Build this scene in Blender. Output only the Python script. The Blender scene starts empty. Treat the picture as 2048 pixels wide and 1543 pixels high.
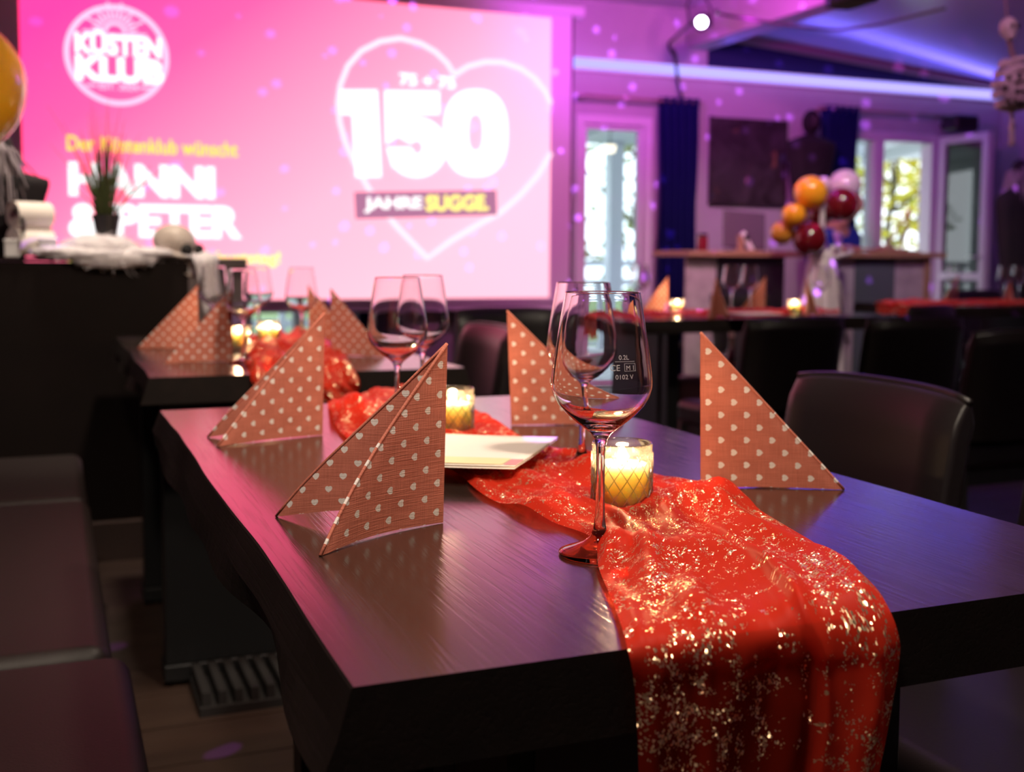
import bpy, bmesh, math, random
from mathutils import Vector, Matrix, noise
random.seed(11)
PI = math.pi
scene = bpy.context.scene
COL = scene.collection

# ------------------------------------------------------------------ camera
CAM_Z = .998
F_PX, YAW, PITCH, ROLL, SHIFT_PX = 2259.74, .385662, .0724127, .00618296, 91.30
cam_rot = (Matrix.Rotation(-YAW, 3, 'Z') @ Matrix.Rotation(PI / 2 - PITCH, 3, 'X') @ Matrix.Rotation(ROLL, 3, 'Z'))
cam_data = bpy.data.cameras.new('camera')
cam_data.sensor_width = 36.0
cam_data.sensor_fit = 'HORIZONTAL'
cam_data.lens = F_PX / 2048 * 36.0
cam_data.shift_y = -SHIFT_PX / 2048
cam_data.clip_start = .02
cam_data.dof.use_dof = True
cam_data.dof.focus_distance = .96
cam_data.dof.aperture_fstop = 5.8
camera = bpy.data.objects.new('camera', cam_data)
camera.matrix_world = Matrix.Translation((0, 0, CAM_Z)) @ cam_rot.to_4x4()
COL.objects.link(camera)
scene.camera = camera

# ------------------------------------------------------------------ world, exposure
scene.view_settings.view_transform = 'Standard'
scene.view_settings.look = 'None'
scene.view_settings.exposure = 0.0
scene.view_settings.gamma = 1.0
scene.view_settings.use_curve_mapping = False
scene.cycles.use_denoising = True
scene.cycles.max_bounces = 12
scene.cycles.transmission_bounces = 12
scene.cycles.transparent_max_bounces = 16
scene.cycles.glossy_bounces = 6
scene.cycles.diffuse_bounces = 4
scene.cycles.sample_clamp_indirect = 4.0
scene.cycles.caustics_refractive = False
scene.cycles.caustics_reflective = False
world = bpy.data.worlds.new('overcast_sky')
scene.world = world
world.use_nodes = True
bg = world.node_tree.nodes['Background']
bg.inputs[0].default_value = (.86, .94, 1.0, 1)
bg.inputs[1].default_value = 3.0


def lamp(name, kind, loc, power, color, target=None, size=.05, spot=None, blend=.5, parent=None):
    d = bpy.data.lights.new(name, kind)
    d.energy = power
    d.color = color
    if kind == 'AREA':
        d.shape = 'DISK'
        d.size = size
    else:
        d.shadow_soft_size = size
    if kind == 'SPOT':
        d.spot_size = math.radians(spot)
        d.spot_blend = blend
    o = bpy.data.objects.new(name, d)
    o.location = loc
    if target is not None:
        o.rotation_euler = (Vector(target) - Vector(loc)).to_track_quat('-Z', 'Y').to_euler()
    COL.objects.link(o)
    return o


# warm ceiling downlights; unseen ones by bench, tables, bar and counter are added fill
WARM = (1.0, .83, .66)
DOWN = [(1.1, .80, 120, 100, 1.0, .9), (-.30, .30, 138, 95, 0, .9), (1.0, -1.2, 14, 80, .9, -.6), (2.6, 1.8, 30, 90, 2.6, 1.9), (.65, 1.65, 150, 80, .55, 2.65), (1.9, 2.7, 110, 50, 2.75, 4.4), (3.7, 4.3, 90, 75, 4.5, 5.8), (.2, 3.70, 130, 60, .2, 3.9)]
for x, y, p, a, tx, ty in DOWN:
    lamp('downlight_and_fill', 'SPOT', (x, y, 2.6), p, WARM, (tx, ty, .7), .10, a, .6)
# magenta and violet stage lamps under the ceiling, washing the back wall
lamp('magenta_wash', 'SPOT', (3.2, 4.6, 2.55), 140, (1.0, .20, .66), (3.9, 7.2, 1.7), .08, 85, .8)
lamp('violet_wash', 'SPOT', (4.2, 4.2, 2.45), 34, (.50, .16, 1.0), (6.2, 7.2, 1.6), .08, 90, .8)
lamp('pink_wash', 'SPOT', (2.6, 3.2, 2.55), 36, (1.0, .35, .60), (4.6, 7.0, 1.2), .08, 80, .8)

lamp('beam_fill', 'SPOT', (2.9, 4.7, 2.30), 60, (.85, .03, 1.0), (4.3, 5.5, 2.66), .06, 75, .8)  # added out of view to turn the beam magenta
lamp('ceiling_fill', 'SPOT', (2.9, 5.6, 2.30), 60, (.62, .03, 1.0), (3.8, 7.2, 2.72), .06, 90, .8)  # added out of view to tint wall top and ceiling violet
lamp('garland_fill', 'SPOT', (3.0, 2.7, 2.5), 22, (1.0, .45, .75), (3.75, 3.6, 1.85), .05, 40, .8)  # added lamp that only brightens the skeleton garland
cv = lamp('led_glow_fill', 'AREA', (5.85, 7.08, 2.405), 5, (.12, .09, 1.0), (5.85, 6.2, 2.62))  # added strip lamp imitating the LED bar's glow on the ceiling
cv.data.shape = 'RECTANGLE'
cv.data.size = 2.7
cv.data.size_y = .03

# party laser: a point lamp whose pattern of small violet dots depends on the beam direction
d = bpy.data.lights.new('party_laser', 'POINT')
d.energy = 900
d.color = (.50, .10, 1.0)
d.shadow_soft_size = .004
d.use_nodes = True
nt = d.node_tree
em = next(n for n in nt.nodes if n.type == 'EMISSION')
tc = nt.nodes.new('ShaderNodeTexCoord')
vo = nt.nodes.new('ShaderNodeTexVoronoi')
vo.inputs['Scale'].default_value = 19.0
nt.links.new(tc.outputs['Normal'], vo.inputs['Vector'])
lt = nt.nodes.new('ShaderNodeMath'); lt.operation = 'LESS_THAN'; lt.inputs[1].default_value = .17
nt.links.new(vo.outputs['Distance'], lt.inputs[0])
nt.links.new(lt.outputs[0], em.inputs['Strength'])
laser = bpy.data.objects.new('party_laser', d)
laser.location = (3.05, 4.1, 2.36)
COL.objects.link(laser)


# ------------------------------------------------------------------ projection of the camera on real planes
def P(u, v, x=None, y=None, z=None):
    dr = cam_rot @ Vector(((u - 1024) / F_PX, -(v - 771.5 + SHIFT_PX) / F_PX, -1))
    if x is not None:
        t = x / dr.x
    elif y is not None:
        t = y / dr.y
    else:
        t = (z - CAM_Z) / dr.z
    return Vector((0, 0, CAM_Z)) + dr * t


# ------------------------------------------------------------------ node helpers
class S:
    """a shader socket (or number) with arithmetic"""
    def __init__(self, nt, s):
        self.nt, self.s = nt, s

    def _m(self, op, *a):
        n = self.nt.nodes.new('ShaderNodeMath')
        n.operation = op
        for i, x in enumerate((self,) + a):
            if isinstance(x, S):
                self.nt.links.new(x.s, n.inputs[i])
            else:
                n.inputs[i].default_value = x
        return S(self.nt, n.outputs[0])

    def __add__(self, o): return self._m('ADD', o)
    def __sub__(self, o): return self._m('SUBTRACT', o)
    def __mul__(self, o): return self._m('MULTIPLY', o)
    def lt(self, o): return self._m('LESS_THAN', o)
    def gt(self, o): return self._m('GREATER_THAN', o)
    def rnd(self): return self._m('ROUND')
    def clampto(self, a, b):
        n = self.nt.nodes.new('ShaderNodeMapRange')
        n.inputs['From Min'].default_value = a
        n.inputs['From Max'].default_value = b
        self.nt.links.new(self.s, n.inputs['Value'])
        return S(self.nt, n.outputs[0])


class Mat:
    def __init__(self, name, color=(.5, .5, .5), rough=.5, metal=0.0, spec=.5, **kw):
        self.m = bpy.data.materials.new(name)
        self.m.use_nodes = True
        self.nt = self.m.node_tree
        self.b = self.nt.nodes['Principled BSDF']
        self.out = self.nt.nodes['Material Output']
        self.set('Base Color', tuple(color) + (1,))
        self.set('Roughness', rough)
        self.set('Metallic', metal)
        self.set('Specular IOR Level', spec)
        for k, v in kw.items():
            self.set(k.replace('_', ' '), v)

    def set(self, k, v):
        if isinstance(v, S):
            self.nt.links.new(v.s, self.b.inputs[k])
        else:
            self.b.inputs[k].default_value = v

    def node(self, t, **props):
        n = self.nt.nodes.new(t)
        for k, v in props.items():
            setattr(n, k, v)
        return n

    def coord(self, which='Object', scale=(1, 1, 1)):
        tc = self.node('ShaderNodeTexCoord')
        mp = self.node('ShaderNodeMapping')
        mp.inputs['Scale'].default_value = scale
        self.nt.links.new(tc.outputs[which], mp.inputs['Vector'])
        return S(self.nt, mp.outputs[0])

    def noise(self, vec, scale=5, detail=3, rough=.55, out='Fac', dist=0):
        n = self.node('ShaderNodeTexNoise')
        n.inputs['Scale'].default_value = scale
        n.inputs['Detail'].default_value = detail
        n.inputs['Roughness'].default_value = rough
        n.inputs['Distortion'].default_value = dist
        self.nt.links.new(vec.s, n.inputs['Vector'])
        return S(self.nt, n.outputs[out])

    def mix(self, fac, a, b):
        n = self.node('ShaderNodeMix', data_type='RGBA')
        ins = [n.inputs[0], n.inputs[6], n.inputs[7]]
        for i, x in zip(ins, (fac, a, b)):
            if isinstance(x, S):
                self.nt.links.new(x.s, i)
            elif isinstance(x, (int, float)):
                i.default_value = x
            else:
                i.default_value = tuple(x) + (1,) if len(x) == 3 else x
        return S(self.nt, n.outputs[2])

    def bump(self, h, strength=.3, dist=.01):
        n = self.node('ShaderNodeBump')
        n.inputs['Strength'].default_value = strength
        n.inputs['Distance'].default_value = dist
        self.nt.links.new(h.s, n.inputs['Height'])
        self.nt.links.new(n.outputs[0], self.b.inputs['Normal'])
        return n

    def emit(self, col, strength):
        self.set('Emission Color', col if isinstance(col, S) else tuple(col) + (1,))
        self.set('Emission Strength', strength)

    def xyz(self, vec):
        n = self.node('ShaderNodeSeparateXYZ')
        self.nt.links.new(vec.s, n.inputs[0])
        return [S(self.nt, o) for o in n.outputs]

    def shader(self, t, **ins):
        n = self.node(t)
        for k, v in ins.items():
            k = k.replace('_', ' ')
            if isinstance(v, S):
                self.nt.links.new(v.s, n.inputs[k])
            else:
                n.inputs[k].default_value = v
        return n

    def mixsh(self, fac, a, b):
        n = self.node('ShaderNodeMixShader')
        if isinstance(fac, S):
            self.nt.links.new(fac.s, n.inputs[0])
        else:
            n.inputs[0].default_value = fac
        self.nt.links.new(a.outputs[0], n.inputs[1])
        self.nt.links.new(b.outputs[0], n.inputs[2])
        return n

    def surface(self, n):
        self.nt.links.new(n.outputs[0], self.out.inputs['Surface'])


def simple(name, color, rough=.5, **kw):
    return Mat(name, color, rough, **kw).m


def mottled(name, c1, c2, scale=6, rough=.5, bump=0, bscale=40, **kw):
    m = Mat(name, c1, rough, **kw)
    v = m.coord()
    m.set('Base Color', m.mix(m.noise(v, scale, 4).clampto(.3, .7), c1, c2))
    if bump:
        m.bump(m.noise(v, bscale, 3), bump, .004)
    return m.m


# ------------------------------------------------------------------ geometry helpers
class G:
    def __init__(self):
        self.v, self.f, self.uv = [], [], {}

    def add(self, vs, fs):
        o = len(self.v)
        self.v += [tuple(p) for p in vs]
        self.f += [tuple(o + i for i in q) for q in fs]
        return self

    def box(self, c, s, rot=None):
        x, y, z = (k / 2 for k in s)
        vs = [Vector((a * x, b * y, d * z)) for a in (-1, 1) for b in (-1, 1) for d in (-1, 1)]
        if rot is not None:
            vs = [rot @ p for p in vs]
        c = Vector(c)
        return self.add([p + c for p in vs], [(0, 1, 3, 2), (4, 6, 7, 5), (0, 4, 5, 1), (2, 3, 7, 6), (0, 2, 6, 4), (1, 5, 7, 3)])

    def span(self, a, b):
        a, b = Vector(a), Vector(b)
        return self.box((a + b) / 2, b - a)

    def lathe(self, prof, n=32, c=(0, 0, 0), axis=None, caps=True):
        """prof: list of (r, z)"""
        c = Vector(c)
        rot = Vector((0, 0, 1)).rotation_difference(Vector(axis).normalized()).to_matrix() if axis is not None else Matrix.Identity(3)
        vs, fs = [], []
        for r, z in prof:
            for k in range(n):
                a = 2 * PI * k / n
                vs.append(c + rot @ Vector((r * math.cos(a), r * math.sin(a), z)))
        m = len(prof)
        for i in range(m - 1):
            for k in range(n):
                k2 = (k + 1) % n
                fs.append((i * n + k, i * n + k2, (i + 1) * n + k2, (i + 1) * n + k))
        if caps:
            if prof[0][0] > 1e-6:
                fs.append(tuple(reversed(range(n))))
            if prof[-1][0] > 1e-6:
                fs.append(tuple((m - 1) * n + k for k in range(n)))
        return self.add(vs, fs)

    def cyl(self, a, b, r, r2=None, n=16):
        a, b = Vector(a), Vector(b)
        L = (b - a).length
        return self.lathe([(r, 0), (r if r2 is None else r2, L)], n, a, b - a)

    def tube(self, pts, r, n=8):
        pts = [Vector(p) for p in pts]
        rr = r if isinstance(r, (list, tuple)) else [r] * len(pts)
        vs, fs = [], []
        up = Vector((.13, .31, .94)).normalized()
        for i, p in enumerate(pts):
            t = (pts[min(i + 1, len(pts) - 1)] - pts[max(i - 1, 0)]).normalized()
            x = t.cross(up)
            if x.length < 1e-4:
                x = t.cross(Vector((1, 0, 0)))
            x.normalize()
            y = t.cross(x)
            for k in range(n):
                a = 2 * PI * k / n
                vs.append(p + (x * math.cos(a) + y * math.sin(a)) * rr[i])
        for i in range(len(pts) - 1):
            for k in range(n):
                k2 = (k + 1) % n
                fs.append((i * n + k, i * n + k2, (i + 1) * n + k2, (i + 1) * n + k))
        fs.append(tuple(reversed(range(n))))
        fs.append(tuple((len(pts) - 1) * n + k for k in range(n)))
        return self.add(vs, fs)

    def ball(self, c, r, n=20, m=12, warp=None):
        c = Vector(c)
        r = Vector(r) if isinstance(r, (tuple, list, Vector)) else Vector((r, r, r))
        vs, fs = [], []
        for i in range(m + 1):
            t = PI * i / m
            for k in range(n):
                a = 2 * PI * k / n
                p = Vector((math.sin(t) * math.cos(a), math.sin(t) * math.sin(a), math.cos(t)))
                if warp:
                    p = warp(p)
                vs.append(c + Vector((p.x * r.x, p.y * r.y, p.z * r.z)))
        for i in range(m):
            for k in range(n):
                k2 = (k + 1) % n
                fs.append((i * n + k, (i + 1) * n + k, (i + 1) * n + k2, i * n + k2))
        return self.add(vs, fs)

    def grid(self, rows, closed=False):
        """rows: list of equal-length point lists"""
        nr, nc = len(rows), len(rows[0])
        vs = [p for r in rows for p in r]
        fs = []
        for i in range(nr - 1):
            for k in range(nc if closed else nc - 1):
                k2 = (k + 1) % nc
                fs.append((i * nc + k, i * nc + k2, (i + 1) * nc + k2, (i + 1) * nc + k))
        return self.add(vs, fs)

    def prism(self, poly, z0, z1, poly_top=None):
        n = len(poly)
        top = poly_top or poly
        vs = [(p[0], p[1], z0) for p in poly] + [(p[0], p[1], z1) for p in top]
        fs = [tuple(reversed(range(n))), tuple(range(n, 2 * n))]
        fs += [(k, (k + 1) % n, n + (k + 1) % n, n + k) for k in range(n)]
        return self.add(vs, fs)


def link(name, data, parent=None):
    o = bpy.data.objects.new(name, data)
    COL.objects.link(o)
    if parent is not None:
        o.parent = parent
    return o


def obj(name, g, mat, parent=None, smooth=False, bevel=0, seg=2, solid=0, subsurf=0, loc=None, uv=None):
    me = bpy.data.meshes.new(name)
    me.from_pydata(g.v, [], g.f)
    if uv is not None:
        lay = me.uv_layers.new(name='UVMap')
        for lp in me.loops:
            lay.data[lp.index].uv = uv[lp.vertex_index]
    if g.f:
        bm = bmesh.new()
        bm.from_mesh(me)
        bmesh.ops.recalc_face_normals(bm, faces=bm.faces)
        bm.to_mesh(me)
        bm.free()
    if mat is not None:
        me.materials.append(mat)
    if smooth or bevel:
        me.polygons.foreach_set('use_smooth', [True] * len(me.polygons))
    o = link(name, me, parent)
    if loc is not None:
        o.location = loc
    if solid:
        md = o.modifiers.new('solid', 'SOLIDIFY'); md.thickness = solid; md.offset = 0
    if bevel:
        md = o.modifiers.new('bevel', 'BEVEL'); md.width = bevel; md.segments = seg; md.limit_method = 'ANGLE'
        md.harden_normals = True
    if subsurf:
        md = o.modifiers.new('sub', 'SUBSURF'); md.levels = subsurf; md.render_levels = subsurf
    return o


def empty(name, loc=(0, 0, 0), rz=0):
    o = bpy.data.objects.new(name, None)
    o.location = loc
    o.rotation_euler = (0, 0, rz)
    o.empty_display_size = .05
    COL.objects.link(o)
    return o


def tag(o, label=None, cat=None, group=None, kind=None):
    for k, v in (('label', label), ('category', cat), ('group', group), ('kind', kind)):
        if v:
            o[k] = v
    return o


def thing(name, label, cat, loc=(0, 0, 0), rz=0, group=None):
    return tag(empty(name, loc, rz), label, cat, group)


def struct(name, g, mat, parent=None, **kw):
    o = obj(name, g, mat, parent, **kw)
    if parent is None:
        o['kind'] = 'structure'
    return o


def copy_tree(o, parent=None):
    c = o.copy()
    COL.objects.link(c)
    c.parent = parent
    for ch in o.children:
        copy_tree(ch, c)
    return c


def dup(root, loc, rz=0, label=None, group=None):
    c = copy_tree(root)
    c.location = loc
    c.rotation_euler = (0, 0, rz)
    if label:
        c['label'] = label
    if group:
        c['group'] = group
    return c


def text_mesh(body, size=1.0, offset=0.0, res=4):
    """2-D vertices and faces of a lettering in the built-in font"""
    cu = bpy.data.curves.new('lettering', 'FONT')
    cu.body = body
    cu.size = size
    cu.offset = offset
    cu.resolution_u = res
    o = bpy.data.objects.new('lettering', cu)
    COL.objects.link(o)
    bpy.context.view_layer.update()
    me = bpy.data.meshes.new_from_object(o.evaluated_get(bpy.context.evaluated_depsgraph_get()))
    vs = [(v.co.x, v.co.y) for v in me.vertices]
    fs = [tuple(p.vertices) for p in me.polygons]
    bpy.data.objects.remove(o)
    bpy.data.curves.remove(cu)
    bpy.data.meshes.remove(me)
    return vs, fs


def smooth_rows(pts, n):
    """Catmull-Rom resampling of a list of vectors to n points"""
    pts = [Vector(p) for p in pts]
    out = []
    m = len(pts) - 1
    for k in range(n):
        t = k / (n - 1) * m
        i = min(int(t), m - 1)
        t -= i
        p0, p1, p2, p3 = pts[max(i - 1, 0)], pts[i], pts[i + 1], pts[min(i + 2, m)]
        out.append(.5 * (2 * p1 + (p2 - p0) * t + (2 * p0 - 5 * p1 + 4 * p2 - p3) * t * t + (3 * p1 - p0 - 3 * p2 + p3) * t ** 3))
    return out

# ------------------------------------------------------------------ materials
M = {}
M['wall'] = mottled('painted_wall', (.52, .48, .52), (.47, .44, .48), 3, .6)
M['ceiling'] = Mat('lacquered_ceiling', (.42, .42, .44), .22, spec=.6).m
M['beam'] = simple('painted_beam', (.42, .36, .40), .5)
M['trim'] = simple('brown_trim', (.34, .20, .20), .5)
M['navy'] = simple('navy_panel', (.012, .014, .075), .5)
M['white_plastic'] = simple('white_plastic', (.78, .78, .80), .35)
M['white_cloth'] = mottled('white_gauze', (.74, .70, .72), (.60, .56, .60), 30, .9, .6, 60)
M['black'] = simple('black_paint', (.010, .009, .010), .45)
M['black_matt'] = simple('black_matt', (.008, .007, .008), .8)
M['black_metal'] = simple('black_metal', (.012, .012, .013), .4, metal=.3)
M['steel'] = simple('brushed_steel', (.6, .6, .6), .3, metal=1.0)
M['panel'] = mottled('dark_stained_panel', (.010, .0055, .005), (.007, .004, .0035), 4, .7, spec=.15)
M['plinth'] = mottled('brown_plinth', (.060, .034, .028), (.045, .026, .022), 8, .6)
M['cream'] = simple('cream_paper', (.86, .80, .74), .7)
M['oak'] = mottled('oak_board', (.42, .25, .15), (.34, .19, .11), 7, .5)
M['rubber'] = simple('black_rubber', (.014, .012, .012), .6)
M['grass'] = mottled('lawn', (.10, .17, .05), (.16, .22, .07), .8, .9)


def wood_material(name, c1, c2, rough, bump, stretch=(28, 1.6, 28), spec=.5, grain=.5, ior=1.5):
    m = Mat(name, c1, rough, spec=spec, IOR=ior)
    v = m.coord('Object', stretch)
    n1 = m.noise(v, 1.0, 6, .62, dist=.8)
    v2 = m.coord('Object', (stretch[0] * 9, stretch[1] * 5, stretch[2] * 9))
    n2 = m.noise(v2, 1.0, 3, .6)
    pores = n2.clampto(.36, .5)
    m.set('Base Color', m.mix(n1.clampto(.3, .72), c1, c2))
    m.set('Roughness', (n1 * .08) + (pores * -.04) + rough)
    m.bump((n1 * .6) + (pores * grain), bump, .0012)
    return m.m


M['table_wood'] = wood_material('dark_stained_wood', (.014, .008, .0065), (.022, .013, .010), .175, .10, spec=.8, ior=2.2)
M['table_edge'] = wood_material('dark_stained_edge', (.006, .004, .0035), (.010, .006, .005), .55, .25, spec=.18)
M['plank'] = wood_material('floor_plank', (.026, .013, .009), (.040, .021, .014), .5, .25, stretch=(1.4, 14, 14))
M['leather'] = None
lm = Mat('dark_leather', (.010, .007, .008), .38, spec=.42)
lv = lm.coord('Object')
lm.bump(lm.noise(lv, 420, 3), .12, .002)
M['leather'] = lm.m
lm = Mat('brown_bench_leather', (.013, .008, .0075), .50, spec=.25)
lv = lm.coord('Object')
lm.bump(lm.noise(lv, 320, 3), .15, .002)
M['bench_leather'] = lm.m


def glass_pane(tint=(.93, .97, 1), refl=1.0):
    m = Mat('window_glass')
    fr = m.shader('ShaderNodeFresnel', IOR=1.45)
    s = m.mixsh(S(m.nt, fr.outputs[0]) * refl, m.shader('ShaderNodeBsdfTransparent', Color=tuple(tint) + (1,)), m.shader('ShaderNodeBsdfGlossy', Roughness=.02))
    m.surface(s)
    return m.m


M['pane'] = glass_pane()
m = Mat('led_diffuser', (0, 0, 0), .9, spec=0)
m.emit((.62, .55, 1.75), 1.0)
M['led'] = m.m

# ------------------------------------------------------------------ room shell
Y_B = 7.2
OPEN = [(1.10, 1.80), (2.84, 3.22), (3.385, 3.985), (5.62, 6.585)]
TOP = 2.005
g = G()
x = -2.2
for a, b in OPEN:
    g.span((x, Y_B, 0), (a, Y_B + .16, TOP))
    x = b
g.span((x, Y_B, 0), (7.45, Y_B + .16, TOP))
g.span((-2.2, Y_B, TOP), (7.45, Y_B + .16, 3.1))
wall_back = struct('wall_back', g, M['wall'])
struct('wall_left', G().span((-2.36, -3.2, 0), (-2.2, 7.36, 3.1)), M['wall'])
struct('wall_right', G().span((7.25, -3.2, 0), (7.45, 7.2, 3.1)), M['wall'])
struct('wall_front', G().span((-2.36, -3.36, 0), (7.45, -3.2, 3.1)), M['wall'])
# ceiling: flat on the left of the beam, sloping down to the right of it
g = G()
g.span((-2.2, -3.2, 2.79), (4.30, 7.2, 2.95))
g.add([(4.40, -3.2, 2.665), (4.40, 7.2, 2.665), (7.25, 7.2, 2.43), (7.25, -3.2, 2.43),
       (4.40, -3.2, 2.95), (4.40, 7.2, 2.95), (7.25, 7.2, 2.95), (7.25, -3.2, 2.95)],
      [(0, 3, 2, 1), (4, 5, 6, 7), (0, 1, 5, 4), (2, 3, 7, 6), (1, 2, 6, 5), (3, 0, 4, 7)])
ceiling = struct('ceiling', g, M['ceiling'])
g = G()
for k in range(1, 5):           # joints between the ceiling boards
    xx = 4.4 + 2.85 * k / 5
    zz = 2.665 - .235 * k / 5
    g.box((xx, 2.0, zz - .003), (.02, 10.3, .008), Matrix.Rotation(math.atan2(.235, 2.85), 3, 'Y'))

tr = struct('trim_1', G().span((4.255, -3.15, 2.51), (4.443, 7.19, 2.80)), M['beam'], bevel=.006)
tag(tr, 'painted ceiling beam running towards the camera, lit magenta')
g = G()
g.add([(4.443, 7.12, 2.600), (7.20, 7.12, 2.390), (7.20, 7.12, 2.44), (4.443, 7.12, 2.67),
       (4.443, 7.185, 2.600), (7.20, 7.185, 2.390), (7.20, 7.185, 2.44), (4.443, 7.185, 2.67)],
      [(0, 1, 2, 3), (7, 6, 5, 4), (0, 4, 5, 1), (3, 2, 6, 7), (0, 3, 7, 4), (1, 5, 6, 2)])
struct('trim_2', g, M['trim'])
obj('gable_panel', G().add([(4.443, 7.185, 2.39), (7.20, 7.185, 2.39), (7.20, 7.185, 2.44), (4.443, 7.185, 2.655),
                            (4.443, 7.20, 2.39), (7.20, 7.20, 2.39), (7.20, 7.20, 2.44), (4.443, 7.20, 2.655)],
                           [(0, 1, 2, 3), (7, 6, 5, 4), (0, 4, 5, 1), (3, 2, 6, 7), (0, 3, 7, 4), (1, 5, 6, 2)]), M['navy'], wall_back)

# floor: sub-floor with separate planks where the picture shows it
floor = struct('floor', G().span((-2.2, -3.2, -.2), (7.25, 7.2, -.012)), M['plank'])
PW, PL = .19, 1.9
base_me = None
for r in range(32):
    yy = .25 + PW * r
    off = (r * .73) % PL
    for k in range(4):
        x0 = -1.5 + k * PL - off
        if x0 > 4.6:
            continue
        if base_me is None:
            o = obj('plank', G().box((0, 0, -.006), (PL - .004, PW - .004, .012)), M['plank'], floor, loc=(x0 + PL / 2, yy, random.uniform(-.0006, .0006)))
            base_me = o.data
        else:
            o = link('plank', base_me, floor)
            o.location = (x0 + PL / 2, yy, random.uniform(-.0006, .0006))
for nm, a, b in (('baseboard_back', (-2.2, 7.18, 0), (1.1, 7.2, .07)), ('baseboard_right', (7.23, -3.2, 0), (7.25, 7.2, .07))):
    struct(nm, G().span(a, b), M['white_plastic'])


# ------------------------------------------------------------------ doors and windows in the back wall
def frame_bars(g, x0, x1, z0, z1, w, y0, y1):
    g.span((x0, y0, z0), (x0 + w, y1, z1)).span((x1 - w, y0, z0), (x1, y1, z1))
    g.span((x0 + w, y0, z0), (x1 - w, y1, z0 + w)).span((x0 + w, y0, z1 - w), (x1 - w, y1, z1))


WP = M['white_plastic']
g = G(); frame_bars(g, 3.385, 3.985, .0, 2.0, .062, 7.17, 7.30)
d1 = struct('door_1', g, WP, bevel=.004)
g = G(); frame_bars(g, 3.449, 3.921, .065, 1.936, .03, 7.20, 7.26)
obj('door_leaf', g, WP, d1, bevel=.003)
obj('pane', G().span((3.46, 7.228, .08), (3.915, 7.232, 1.92)), M['pane'], d1)
obj('handle', G().cyl((3.475, 7.20, 1.02), (3.475, 7.16, 1.02), .008).cyl((3.475, 7.165, 1.02), (3.57, 7.165, 1.02), .008), M['steel'], d1, smooth=True)

g = G(); frame_bars(g, 5.62, 6.585, .0, 2.0, .07, 7.17, 7.30)
g.span((5.955, 7.17, .07), (6.045, 7.30, 1.93))
d2 = struct('door_2', g, WP, bevel=.004)
obj('pane', G().span((5.69, 7.238, .07), (5.955, 7.242, 1.93)), M['pane'], d2)
g = G(); frame_bars(g, 0, .49, 0, 1.93, .06, -.03, .03)
leaf = struct('door_3', g, WP, bevel=.004)
leaf.location = (6.60, 7.16, .05)
leaf.rotation_euler = (0, 0, -PI / 2 + .06)
tag(leaf, 'white framed glass door leaf standing open into the room')
obj('pane', G().span((.06, -.003, .06), (.43, .003, 1.87)), glass_pane((.22, .27, .26), 2.6), leaf)
obj('rail', G().span((.06, -.028, .80), (.43, .028, .86)), WP, leaf)
obj('handle', G().cyl((.46, -.03, .98), (.46, -.07, .98), .008).cyl((.46, -.065, .98), (.36, -.065, .98), .008), M['steel'], leaf, smooth=True)

for k, (a, b) in enumerate(OPEN[:2]):
    g = G(); frame_bars(g, a, b, .0, 2.0, .06, 7.2, 7.30)
    if k == 0:
        g.span((1.42, 7.2, .06), (1.49, 7.3, 1.94))
    w = struct('window_%d' % (k + 1), g, WP, bevel=.004)
    obj('pane', G().span((a + .06, 7.248, .06), (b - .06, 7.252, 1.94)), M['pane'], w)

# ------------------------------------------------------------------ the terrace and garden outside
M['terrace'] = simple('grey_decking', (.62, .62, .64), .7)
M['terrace_white'] = simple('white_painted_wood', (.70, .74, .78), .6)
struct('ground', G().span((-40, 11.2, -1.3), (60, 70, -1.1)), M['grass'])
struct('terrace_floor', G().span((-3, 7.36, -.3), (12, 11.2, -.03)), M['terrace'])
rf = struct('terrace_roof', G().add([(-3, 7.36, 2.42), (12, 7.36, 2.42), (12, 10.4, 2.16), (-3, 10.4, 2.16), (-3, 7.36, 2.5), (12, 7.36, 2.5), (12, 10.4, 2.24), (-3, 10.4, 2.24)],
            [(0, 3, 2, 1), (4, 5, 6, 7), (0, 1, 5, 4), (2, 3, 7, 6), (1, 2, 6, 5), (3, 0, 4, 7)]), M['terrace_white'])
jm = None
for k in range(14):
    xx = -2 + k * .95
    if jm is None:
        o = obj('joist', G().box((0, 0, 0), (.07, 3.0, .12), Matrix.Rotation(-.0853, 3, 'X')), M['terrace_white'], rf, loc=(xx, 8.88, 2.235))
        jm = o.data
    else:
        o = link('joist', jm, rf)
        o.location = (xx, 8.88, 2.235)
pp = P(1228, 420, y=10.3)
for nm_x in (pp.x, pp.x + 5.2):
    po = thing('terrace_post', 'white square terrace post seen through the narrow left glass door' if nm_x == pp.x else 'white square terrace post far right beyond the open door leaf', 'post', (nm_x, 10.3, -.03))
    obj('post', G().box((0, 0, 1.1), (.16, .14, 2.2)), M['terrace_white'], po, bevel=.008)
    obj('post_foot', G().box((0, 0, .03), (.2, .18, .06)), M['terrace_white'], po)
rl = thing('terrace_railing', 'white terrace railing with horizontal rails seen through the glass doors', 'railing', (0, 10.7, -.03))
for zz in (.98, .78, .40, .12):
    obj('rail', G().box((4.5, 0, zz), (15, .05, .07)), M['terrace_white'], rl)
for k in range(10):
    obj('railing_post', G().box((-2.5 + 1.5 * k, 0, .5), (.06, .06, 1.0)), M['terrace_white'], rl)
hb = thing('garden_shed', 'long low white hut beyond the terrace, seen through the right window', 'hut', (9.6, 11.95, -1.1))
obj('wall', G().box((0, 0, 1.05), (2.6, .8, 2.1)), M['terrace_white'], hb)
obj('roof', G().box((0, 0, 2.17), (2.8, 1.1, .14)), M['white_plastic'], hb)
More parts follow.
